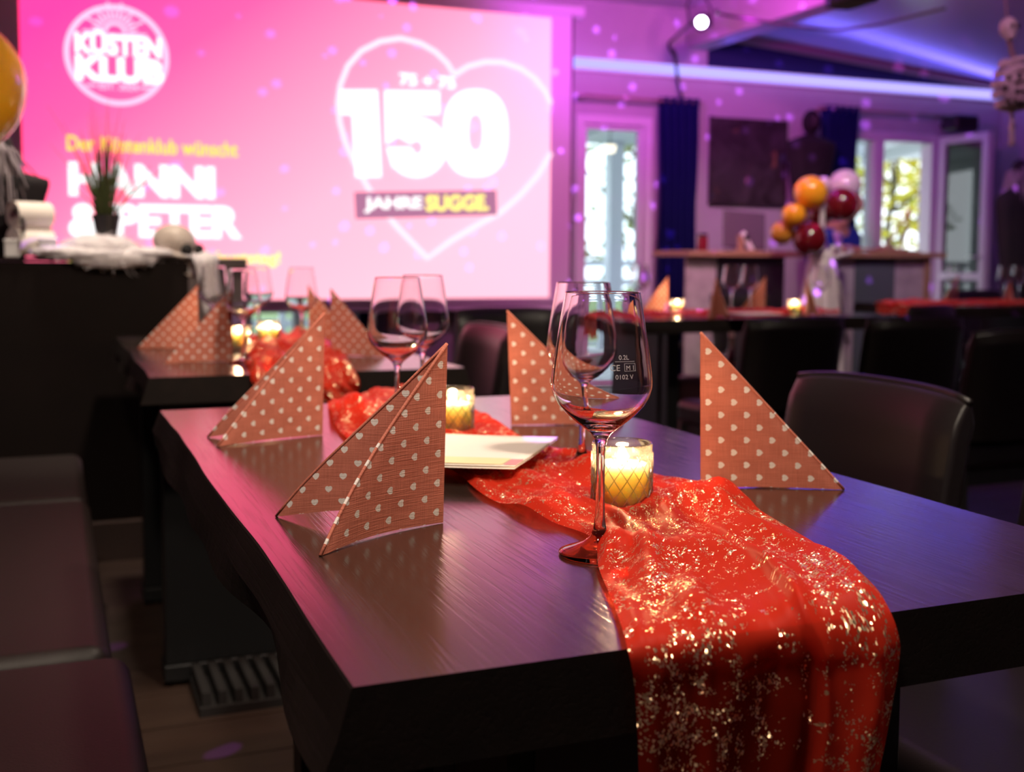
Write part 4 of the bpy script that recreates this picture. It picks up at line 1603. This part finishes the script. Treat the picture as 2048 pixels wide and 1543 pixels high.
def make_candle(n=17, nz=9):
    t = thing('tumbler_candle', 'x', 'candle')
    R, H = .0300, .066
    rows = []
    for j in range(nz + 1):
        z = .001 + (H - .010) * j / nz
        row = []
        for k in range(n * 2):
            a = PI * k / n
            bump = .0009 if (k + j) % 2 else -.0003
            if j == nz:
                bump = 0
            row.append(((R + bump) * math.cos(a), (R + bump) * math.sin(a), z))
        rows.append(row)
    g = G()
    nc = 2 * n
    vs = [p for r in rows for p in r]
    fs = []
    for j in range(nz):
        for k in range(nc):
            a_, b_, c_, d_ = j * nc + k, j * nc + (k + 1) % nc, (j + 1) * nc + (k + 1) % nc, (j + 1) * nc + k
            fs += [(a_, b_, c_), (a_, c_, d_)] if (k + j) % 2 else [(a_, b_, d_), (b_, c_, d_)]
    g.add(vs, fs)
    obj('tumbler', g, CUT, t)
    g = G()          # raised diamond cut lines, crossing helices
    for k in range(15):
        for s_ in (-1, 1):
            g.tube([((R + .0006) * math.cos(2 * PI * k / 15 + s_ * 1.15 * j / 12), (R + .0006) * math.sin(2 * PI * k / 15 + s_ * 1.15 * j / 12), .003 + (H - .013) * j / 12) for j in range(13)], .00055, 4)
    obj('cut_line', g, CUTLINE, t)['kind'] = 'stuff'
    obj('rim', G().lathe([(R, H - .009), (R + .0002, H - .001), (R - .0008, H), (R - .0018, H - .001), (R - .0018, H - .009)], 48, caps=False), CUT, t, smooth=True)
    obj('wax', G().lathe([(0, .003), (.0262, .003), (.0268, .006), (.0268, .042), (.0255, .0448), (.018, .0425), (0, .0415)], 32), WAX, t, smooth=True)
    obj('wick', G().cyl((0, 0, .041), (.0006, 0, .048), .0007, n=6), M['black'], t)
    obj('flame', G().lathe([(0, .044), (.0040, .0465), (.0058, .0505), (.0045, .0560), (.0018, .0615), (0, .064)], 16), FLAME, t, smooth=True)
    return t


CNG = 'candles in cut glass tumblers'
cd0 = make_candle()
cd0['group'] = CNG
cands = [(1243, 1014, 'lit candle in a cut glass tumbler right behind the foreground wine glass stem'),
         (905, 868, 'lit candle in a cut glass tumbler half hidden behind the foreground napkin'),
         (478, 700, 'lit candle at the left of the second table, beside a wine glass stem'),
         (537, 688, 'lit candle in the middle of the second table, among red cloth'),
         (1354, 627, 'lit candle at the left of the candle table, right of a napkin'),
         (1589, 628, 'lit candle at the right of the candle table, before the gauze column')]
for k, (u, v, lab) in enumerate(cands):
    q = Z(u, v)
    if k == 0:
        c = cd0
        c.location = (q.x, q.y, T_H + .0003)
        c['label'] = lab
    else:
        c = dup(cd0, (q.x, q.y, T_H + .0003), random.uniform(0, 6), lab, CNG)
    lamp('candle_light', 'POINT', (q.x, q.y, T_H + .060), (1.7, 1.5, 1.6, 1.6, 2.2, 2.2)[k], (1.0, .64, .34), size=.006)


# ------------------------------------------------------------------ red organza runners with gold foil flecks
def runner_material():
    m = Mat('red_foil_organza', (.90, .050, .022), .5, spec=.15)
    uv = m.coord('UV')
    dens = m.noise(m.coord('UV', (11, 11, 1)), 1.0, 3, .6)
    mid = m.noise(m.coord('UV', (75, 75, 1)), 1.0, 3, .6)
    cell = m.node('ShaderNodeTexVoronoi')
    cell.inputs['Scale'].default_value = 620
    m.nt.links.new(uv.s, cell.inputs['Vector'])
    cr, cg, cb = m.xyz(S(m.nt, cell.outputs['Color']))
    prob = (((mid * .62) + (dens * .38)) - .485) * 4.0
    f = cr.lt(prob)
    # per-fleck tilt: foil faces point in different directions
    nrm = m.node('ShaderNodeNewGeometry')
    sub = m.node('ShaderNodeVectorMath', operation='SUBTRACT')
    m.nt.links.new(cell.outputs['Color'], sub.inputs[0])
    sub.inputs[1].default_value = (.25, .5, .5)
    sc = m.node('ShaderNodeVectorMath', operation='SCALE')
    m.nt.links.new(sub.outputs[0], sc.inputs[0])
    sc.inputs['Scale'].default_value = 1.2
    ad = m.node('ShaderNodeVectorMath', operation='ADD')
    m.nt.links.new(nrm.outputs['Normal'], ad.inputs[0])
    m.nt.links.new(sc.outputs[0], ad.inputs[1])
    no = m.node('ShaderNodeVectorMath', operation='NORMALIZE')
    m.nt.links.new(ad.outputs[0], no.inputs[0])
    foil = m.shader('ShaderNodeBsdfAnisotropic', Color=(1.0, .74, .46, 1), Roughness=.30)
    m.nt.links.new(no.outputs[0], foil.inputs['Normal'])
    foild = m.shader('ShaderNodeBsdfDiffuse', Color=(.95, .66, .42, 1))
    foil2 = m.mixsh(.09, foil, foild)
    tl = m.shader('ShaderNodeBsdfTranslucent', Color=(.95, .06, .025, 1))
    cloth = m.mixsh(.42, m.b, tl)
    tp = m.shader('ShaderNodeBsdfTransparent', Color=(.95, .10, .05, 1))
    at = m.node('ShaderNodeAttribute', attribute_name='layers')
    lw = m.node('ShaderNodeLayerWeight')
    lw.inputs['Blend'].default_value = .35
    opac = (S(m.nt, lw.outputs['Facing']) * .22) + S(m.nt, at.outputs['Fac'])       # sheer weave covers more at a slant and where it lies doubled
    sheer = m.mixsh(opac, tp, cloth)
    m.surface(m.mixsh(f, sheer, foil2))
    return m.m


ORG = runner_material()


def runner(label, rows, nv=150, nu=56, amp=.010, seed=1, bumps=(), hang=None, ridges=5, flap=None):
    """rows: (left, right) world points along the cloth; hang = row index from which it hangs down"""
    L = smooth_rows([a for a, b in rows], nv)
    R = smooth_rows([b for a, b in rows], nv)
    hv = (nv - 1) * hang / (len(rows) - 1) if hang is not None else 1e9
    g_rows, uvs, lays = [], [], []
    acc = 0
    for i in range(nv):
        if i:
            acc += ((L[i] + R[i]) / 2 - (L[i - 1] + R[i - 1]) / 2).length
        w = (R[i] - L[i]).length
        row = []
        hf = max(0.0, min(1.0, (i - hv) / 10.0))
        for k in range(nu):
            s = k / (nu - 1)
            p = L[i].lerp(R[i], s)
            x = s * ridges * 2 * PI
            ph = 1.6 * noise.noise(Vector((acc * 5, seed, s * 1.5)))
            f = .5 + .5 * math.sin(x + 3 * ph + seed)
            f = f ** 1.6
            f2 = noise.noise(Vector((s * w * 38, acc * 14, seed * 3.3))) * .5 + .5
            f3 = noise.noise(Vector((s * w * 90, acc * 40, seed * 7.1)))
            env = min(1, s / .05, (1 - s) / .05)
            f4 = abs(noise.noise(Vector((s * w * 70 + acc * 6, acc * 5, seed * 5.7))))
            h = amp * (.50 * f + .75 * f2 + .08 * f3 - .30 * f4) * (.25 + .75 * env)
            lay = .62
            if flap is not None:
                up = max(0.0, min(1.0, (i - hv * .62) / (hv * .30)))
                e0 = flap + .05 * (1 - up) + .10 * max(0, (i - hv) / (nv - hv)) * (i > hv)
                st = max(0.0, min(1.0, (s - e0) / .03))
                h += .011 * up * st * st * (3 - 2 * st) * (1 - .5 * (s - e0))
                lay = .62 - hf * (.47 - .40 * st * (1 - .35 * math.sin(9 * s + acc * 8) ** 2))
            if hf < 1:
                z = p.z + h * (1 - hf)
                for bx, by, br, bh in bumps:
                    dd = math.hypot(p.x - bx, p.y - by)
                    if dd < br:
                        z += bh * (.5 + .5 * math.cos(PI * dd / br))
                p = Vector((p.x, p.y, z))
            if hf > 0:
                p = p + Vector((0, -1.1 * h * hf, 0))
            row.append(p)
            lays.append(lay)
            uvs.append((s * w * 1.25, acc))
        g_rows.append(row)
    o = obj('table_runner', G().grid(g_rows), ORG, smooth=True, uv=uvs)
    o.data.attributes.new('layers', 'FLOAT', 'POINT').data.foreach_set('value', lays)
    tag(o, label, 'table runner', 'red glitter runners')
    return o


zb = T_H + .003


def RZ(a, b, za=zb, zb_=zb):
    return (P(a[0], a[1], z=za), P(b[0], b[1], z=zb_))


YN = .622      # just in front of the near table edge
kl, kr = P(1252, 1291, z=zb), P(1765, 1222, z=zb)
rows = [RZ((655, 806), (812, 772)), RZ((662, 838), (880, 792)), RZ((700, 882), (960, 828)), RZ((790, 905), (1030, 868)), RZ((905, 942), (1110, 905)), RZ((965, 990), (1205, 915), zb, zb),
        RZ((1060, 1030), (1300, 945)), RZ((1165, 1068), (1385, 972)), RZ((1192, 1100), (1450, 985)), RZ((1197, 1140), (1560, 1060)), RZ((1226, 1208), (1680, 1140)),
        (kl, kr),
        (Vector((kl.x + .004, YN - .004, T_H - .030)), Vector((kr.x + .004, YN - .004, T_H - .030))),
        (Vector((kl.x + .006, YN - .006, T_H - .10)), Vector((kr.x - .012, YN - .006, T_H - .10))),
        (Vector((kl.x - .004, YN - .006, T_H - .19)), Vector((kr.x - .026, YN - .006, T_H - .19))),
        (Vector((kl.x - .010, YN - .004, T_H - .30)), Vector((kr.x - .045, YN - .004, T_H - .30)))]
gp = gl0.location
g2 = Z(1163, 938)
c2 = Z(1243, 1014)
b3 = Z(720, 838)
runner('sheer red gold-flecked runner on the front table, hanging down its near end', rows, 210, 76, .013, 3,
       bumps=[(gp.x + .012, gp.y + .0, .045, .012), (g2.x + .0, g2.y - .045, .05, .016), (c2.x - .085, c2.y + .0, .06, .010), (c2.x + .07, c2.y - .035, .07, .016), (c2.x + .0, c2.y - .055, .035, .006), (b3.x, b3.y, .10, .026), (.47, .80, .06, .010)], hang=11, ridges=3, flap=.62)
# runners of the other tables
rows = [RZ((520, 672), (640, 668)), RZ((492, 690), (668, 684)), RZ((486, 715), (690, 706)), RZ((500, 742), (700, 733))]
rows += [(Vector((rows[-1][0].x, 2.40, T_H - .02)), Vector((rows[-1][1].x, 2.40, T_H - .02))), (Vector((rows[-1][0].x + .06, 2.395, T_H - .05)), Vector((rows[-1][1].x - .01, 2.395, T_H - .07)))]
q = P(630, 705, z=T_H); q2 = P(545, 712, z=T_H)
runner('red glitter runner lying in lumps on the second table', rows, 80, 44, .030, 8, bumps=[(q.x, q.y, .12, .03), (q2.x, q2.y, .10, .02)], hang=3.4, ridges=3)
rows = [(Vector((2.14, 4.28, T_H - .10)), Vector((2.14, 4.52, T_H - .10))), (Vector((2.145, 4.28, T_H - .03)), Vector((2.145, 4.52, T_H - .03))), (Vector((2.17, 4.28, zb)), Vector((2.17, 4.53, zb))), (Vector((2.6, 4.30, zb)), Vector((2.6, 4.52, zb))), (Vector((3.0, 4.30, zb)), Vector((3.0, 4.53, zb))), (Vector((3.38, 4.28, zb)), Vector((3.38, 4.55, zb)))]
runner('red glitter runner lying along the candle table behind the black chair backs', rows, 70, 30, .020, 12, bumps=[(3.3, 4.42, .14, .02), (2.3, 4.42, .14, .014)], ridges=2)
rows = [(Vector((4.395, 4.98, T_H - .06)), Vector((4.395, 5.24, T_H - .06))), (Vector((4.40, 4.98, T_H - .02)), Vector((4.40, 5.24, T_H - .02))), (Vector((4.43, 4.95, zb)), Vector((4.43, 5.24, zb))), (Vector((5.0, 4.96, zb)), Vector((5.0, 5.22, zb))), (Vector((5.66, 4.95, zb)), Vector((5.66, 5.24, zb)))]
runner('red glitter runner on the far right table, cut by the picture edge', rows, 60, 30, .020, 15, bumps=[(4.55, 5.1, .16, .015)], ridges=2)

# ------------------------------------------------------------------ menu cards
zc = T_H + .022
t = thing('menu_card', 'white menu card lying on the red runner behind the foreground glass', 'card', (.56, 1.28, zc))
o = Vector((.56, 1.28, zc))
B, E1 = P(1116, 875, z=zc), P(1030, 934, z=zc)
dl = P(904, 869, z=zc) - B
dl = dl.normalized() * .155
A, D = B + dl, E1 + dl          # a rectangle; its left end lies behind the napkin


def sheet(name, c4, mat, dz=0.0, sag=.004, th=.0006, n=10):
    a, b, c, d = c4
    r = [[a.lerp(b, k / n).lerp(d.lerp(c, k / n), j / n) - o + Vector((0, 0, dz - sag * math.sin(PI * k / n) * .5 - sag * .5 * math.sin(PI * j / n))) for k in range(n + 1)] for j in range(n + 1)]
    return obj(name, G().grid(r), mat, t, smooth=True, solid=th)


sheet('upper_sheet', (A, B, E1, D), M['cream'], .001, sag=.001)
sheet('lower_sheet', [q + Vector((-.002, -.003, 0)) for q in (A, B, E1, D)], M['cream'], -.0012, sag=.001)
IV = simple('ivory_strip', (.86, .72, .42), .6)
PK = simple('pink_print', (.70, .30, .34), .6)


def on_card(s0, s1, t0, t1, nm, mm):       # s along the near edge from the right corner, t up the card
    cs = [E1 + dl * a + (B - E1) * b - o + Vector((0, 0, .0018)) for a, b in ((s0, t0), (s1, t0), (s1, t1), (s0, t1))]
    obj(nm, G().add(cs, [(0, 1, 2, 3)]), mm, t)


on_card(.10, .62, .02, .21, 'ivory_band', IV)  # plain ivory strip along the card's near edge
for k in range(3):
    on_card(.64, .80, .03 + .06 * k, .07 + .06 * k, 'printed_bar', PK)
on_card(.0, .09, .02, .19, 'printed_bar', PK)
q = P(1508, 626, z=T_H + .026)
t2 = thing('menu_card', 'white menu card lying on the runner of the candle table between the candles', 'card', q)
obj('upper_sheet', G().box((0, 0, 0), (.19, .13, .002)), M['cream'], t2)
obj('lower_sheet', G().box((.004, -.004, -.003), (.19, .13, .002)), M['cream'], t2)

# ------------------------------------------------------------------ hanging skeleton garland at the upper right
q = P(2017, 55, y=3.6)
t = thing('skeleton_garland', 'small pale plastic skeleton hanging on a cord at the upper right edge', 'decoration', q)
PB = mottled('pale_plastic_bone', (.72, .60, .64), (.62, .48, .54), 30, .5)
sc_ = q.y / 3.6 * .0021      # metres per pixel there, roughly


def px(du, dv, dy=0):
    p = P(2017 + du, 55 + dv, y=3.6 + dy)
    return p - q


obj('skull', G().ball((0, 0, 0), (.036, .036, .042), 20, 14).ball((0, -.008, -.036), (.022, .024, .016), 14, 8), PB, t, smooth=True)
for s in (-1, 1):
    obj('eye_socket', G().ball((s * .014 + .004, -.033, .002), (.009, .008, .010), 10, 6), M['black_matt'], t, smooth=True)
obj('cord', G().cyl(px(-13, -120), px(-3, -18), .004, n=6), M['trim'], t)
obj('neck_ribbon', G().cyl(px(0, 20), px(10, 62), .010, n=8), M['trim'], t)
g = G()
for k in range(5):
    dv = 72 + k * 20
    w = (.066, .084, .090, .084, .066)[k]
    c = px(14 - k * 2, dv)
    g.tube([c + Vector((w * math.cos(a), w * .6 * math.sin(a), -.014 * math.cos(2 * a))) for a in [2 * PI * j / 20 for j in range(21)]], .0135, 8)
obj('ribcage', g, PB, t, smooth=True)
g = G()
for du, dv in ((0, 100), (22, 96), (-6, 122), (18, 128), (0, 148), (22, 152)):
    g.ball(px(du, dv, -.085), (.011, .006, .012), 10, 6)
obj('rib_gap', g, M['black_matt'], t, smooth=True)['kind'] = 'stuff'
obj('backbone', G().tube([px(12, 66, .03), px(8, 120, .03), px(4, 165, .02)], .015, 8), PB, t, smooth=True)
obj('breast_plate', G().ball(px(13, 115, -.04), (.066, .014, .085), 16, 10), PB, t, smooth=True)
obj('pelvis', G().ball(px(2, 158), (.066, .03, .024), 18, 10), PB, t, smooth=True)
for a, b, r in (((6, 168), (8, 200), .012), ((7, 196), (7, 236), .016)):
    c0, c1 = px(*a), px(*b)
    obj('leg_bone', G().tube([c0, c0.lerp(c1, .25), c0.lerp(c1, .75), c1], [r, r * .65, r * .7, r * 1.05], 10), PB, t, smooth=True)
for a, b, r in (((30, 80), (42, 120), .012), ((42, 122), (40, 160), .012)):
    c0, c1 = px(*a), px(*b)
    obj('arm_bone', G().tube([c0, c0.lerp(c1, .25), c0.lerp(c1, .75), c1], [r, r * .65, r * .7, r * 1.05], 10), PB, t, smooth=True)

# ------------------------------------------------------------------ person sitting behind the bar
def skinned(name, joints, edges, radii, mat, parent, sub=2):
    me = bpy.data.meshes.new(name)
    me.from_pydata(joints, edges, [])
    o = link(name, me, parent)
    me.materials.append(mat)
    md = o.modifiers.new('skin', 'SKIN')
    md.use_smooth_shade = True
    for i, r in enumerate(radii):
        rr = r if isinstance(r, tuple) else (r, r)
        me.skin_vertices[0].data[i].radius = rr
    me.skin_vertices[0].data[0].use_root = True
    s = o.modifiers.new('sub', 'SUBSURF'); s.levels = sub; s.render_levels = sub
    return o


q = P(1642, 470, y=6.9)
t = thing('person', 'person in a blue t-shirt sitting behind the bar, hidden by the balloons', 'person', (q.x, 6.80, 0), rz=.2)
SKIN = simple('skin', (.42, .22, .15), .5)
JEANS = simple('dark_trousers', (.02, .03, .07), .8)
SHIRT = simple('blue_shirt', (.012, .035, .34), .7)
# one continuous body, facing -y
J = [(0, .06, .58), (0, .05, .78), (0, .02, .98), (0, -.04, 1.19), (0, -.09, 1.255), (0, -.15, 1.31),
     (-.17, -.03, 1.18), (-.24, -.08, .99), (-.20, -.30, 1.075), (-.19, -.38, 1.08),
     (.17, -.03, 1.18), (.24, -.08, .99), (.20, -.30, 1.075), (.19, -.38, 1.08),
     (-.10, .04, .55), (-.13, -.34, .55), (-.13, -.36, .10), (-.13, -.46, .045),
     (.10, .04, .55), (.13, -.34, .55), (.13, -.36, .10), (.13, -.46, .045)]
E_ = [(0, 1), (1, 2), (2, 3), (3, 4), (4, 5), (3, 6), (6, 7), (7, 8), (8, 9), (3, 10), (10, 11), (11, 12), (12, 13), (0, 14), (14, 15), (15, 16), (16, 17), (0, 18), (18, 19), (19, 20), (20, 21)]
Rr = [(.15, .11), (.14, .10), (.16, .11), (.13, .09), .055, .05, .06, .045, .034, .03, .06, .045, .034, .03, .085, .065, .045, .04, .085, .065, .045, .04]
body = skinned('body', J, E_, Rr, SKIN, t)
skinned('shirt', [(0, .06, .60), (0, .05, .78), (0, .01, 1.02), (0, -.04, 1.19), (0, -.065, 1.235), (-.17, -.03, 1.18), (-.225, -.065, 1.04), (.17, -.03, 1.18), (.225, -.065, 1.04)],
        [(0, 1), (1, 2), (2, 3), (3, 4), (3, 5), (5, 6), (3, 7), (7, 8)], [(.17, .13), (.165, .125), (.185, .14), (.17, .135), (.10, .095), .085, .072, .085, .072], SHIRT, t)
skinned('trousers', [(0, .06, .55), (-.10, .04, .55), (-.13, -.34, .55), (-.13, -.36, .12), (.10, .04, .55), (.13, -.34, .55), (.13, -.36, .12)],
        [(0, 1), (1, 2), (2, 3), (0, 4), (4, 5), (5, 6)], [(.16, .12), .095, .078, .06, .095, .078, .06], JEANS, t)


def head_warp(p):
    s = Vector(p)
    if p.z < -.2:
        s.x *= 1 - .32 * (-.2 - p.z); s.y *= 1 - .12 * (-.2 - p.z)
    return s


hc = Vector((0, -.185, 1.40))
hd = obj('head', G().ball(hc, (.072, .092, .112), 28, 20, head_warp), SKIN, t, smooth=True)
obj('nose', G().ball(hc + Vector((0, -.092, -.012)), (.013, .018, .022), 12, 8), SKIN, hd, smooth=True)
for s in (-1, 1):
    obj('eye', G().ball(hc + Vector((s * .030, -.082, .008)), (.011, .008, .009), 12, 8), M['white_plastic'], hd, smooth=True)
    obj('pupil', G().ball(hc + Vector((s * .030, -.0885, .008)), (.005, .003, .005), 8, 6), M['black'], hd, smooth=True)
    obj('ear', G().ball(hc + Vector((s * .072, .0, -.005)), (.010, .020, .030), 12, 8), SKIN, hd, smooth=True)
obj('mouth', G().tube([hc + Vector((-.022, -.078, -.055)), hc + Vector((0, -.084, -.056)), hc + Vector((.022, -.078, -.055))], .004, 6), simple('lips', (.40, .14, .12), .5), hd, smooth=True)
obj('hair', G().ball(hc + Vector((0, .018, .026)), (.078, .088, .100), 26, 16, lambda p: p * (1 + .04 * noise.noise(p * 7))), simple('brown_hair', (.05, .03, .02), .7), t, smooth=True)
for s in (-1, 1):      # hands resting on the bar edge: palm, four fingers, thumb
    w = Vector((s * .19, -.38, 1.08))
    f = [(w.x, w.y, w.z), (w.x - s * .005, w.y - .05, w.z - .004)]
    ed = [(0, 1)]
    rad = [(.026, .018), (.034, .014)]
    for k in range(4):
        bx = w.x + (k - 1.5) * .017
        L = (.062, .072, .068, .052)[k] if s > 0 else (.052, .068, .072, .062)[k]
        i = len(f)
        f += [(bx, w.y - .085, w.z - .002), (bx, w.y - .085 - L * .5, w.z - .004), (bx, w.y - .085 - L, w.z - .012)]
        ed += [(1, i), (i, i + 1), (i + 1, i + 2)]
        rad += [.0088, .008, .0068]
    i = len(f)
    f += [(w.x - s * .036, w.y - .05, w.z - .004), (w.x - s * .050, w.y - .085, w.z - .008)]
    ed += [(0, i), (i, i + 1)]
    rad += [.0105, .008]
    skinned('hand', f, ed, rad, SKIN, t, 1)
st = thing('bar_stool', 'dark round bar stool under the sitting person behind the bar', 'stool', (q.x, 6.88, 0))
obj('seat', G().lathe([(.0, .44), (.16, .44), (.175, .455), (.165, .475), (0, .478)], 24), M['leather'], st, smooth=True)
for k in range(4):
    a = PI / 4 + PI / 2 * k
    obj('leg', G().cyl((.17 * math.cos(a), .17 * math.sin(a), 0), (.11 * math.cos(a), .11 * math.sin(a), .44), .013, n=8), M['black'], st)

# ------------------------------------------------------------------ unseen bulbs under the ceiling, added to glint in the wine glasses
bm_ = Mat('warm_bulb'); bm_.emit((1.0, .82, .60), 26)
bz0 = None
for (x, y, p, a, tx, ty), where in zip(DOWN[:6], ('over the front table', 'over the leather bench', 'behind the photographer', 'over the aisle right of the front table', 'between the two left tables', 'before the candle table')):
    zc_ = 2.79 if x < 4.3 else 2.62
    t = thing('glint_bulb', 'small added warm glint bulb ' + where + ', above the picture', 'added bulb', (x, y, zc_), group='added ceiling bulbs')
    if bz0 is None:
        a1 = obj('housing', G().lathe([(.045, -.10), (.05, 0), (.0, 0)], 20), M['black'], t)
        a2 = obj('bulb', G().ball((0, 0, -.115), .032, 14, 10), bm_.m, t, smooth=True)
        bz0 = (a1.data, a2.data)
    else:
        link('housing', bz0[0], t); link('bulb', bz0[1], t)
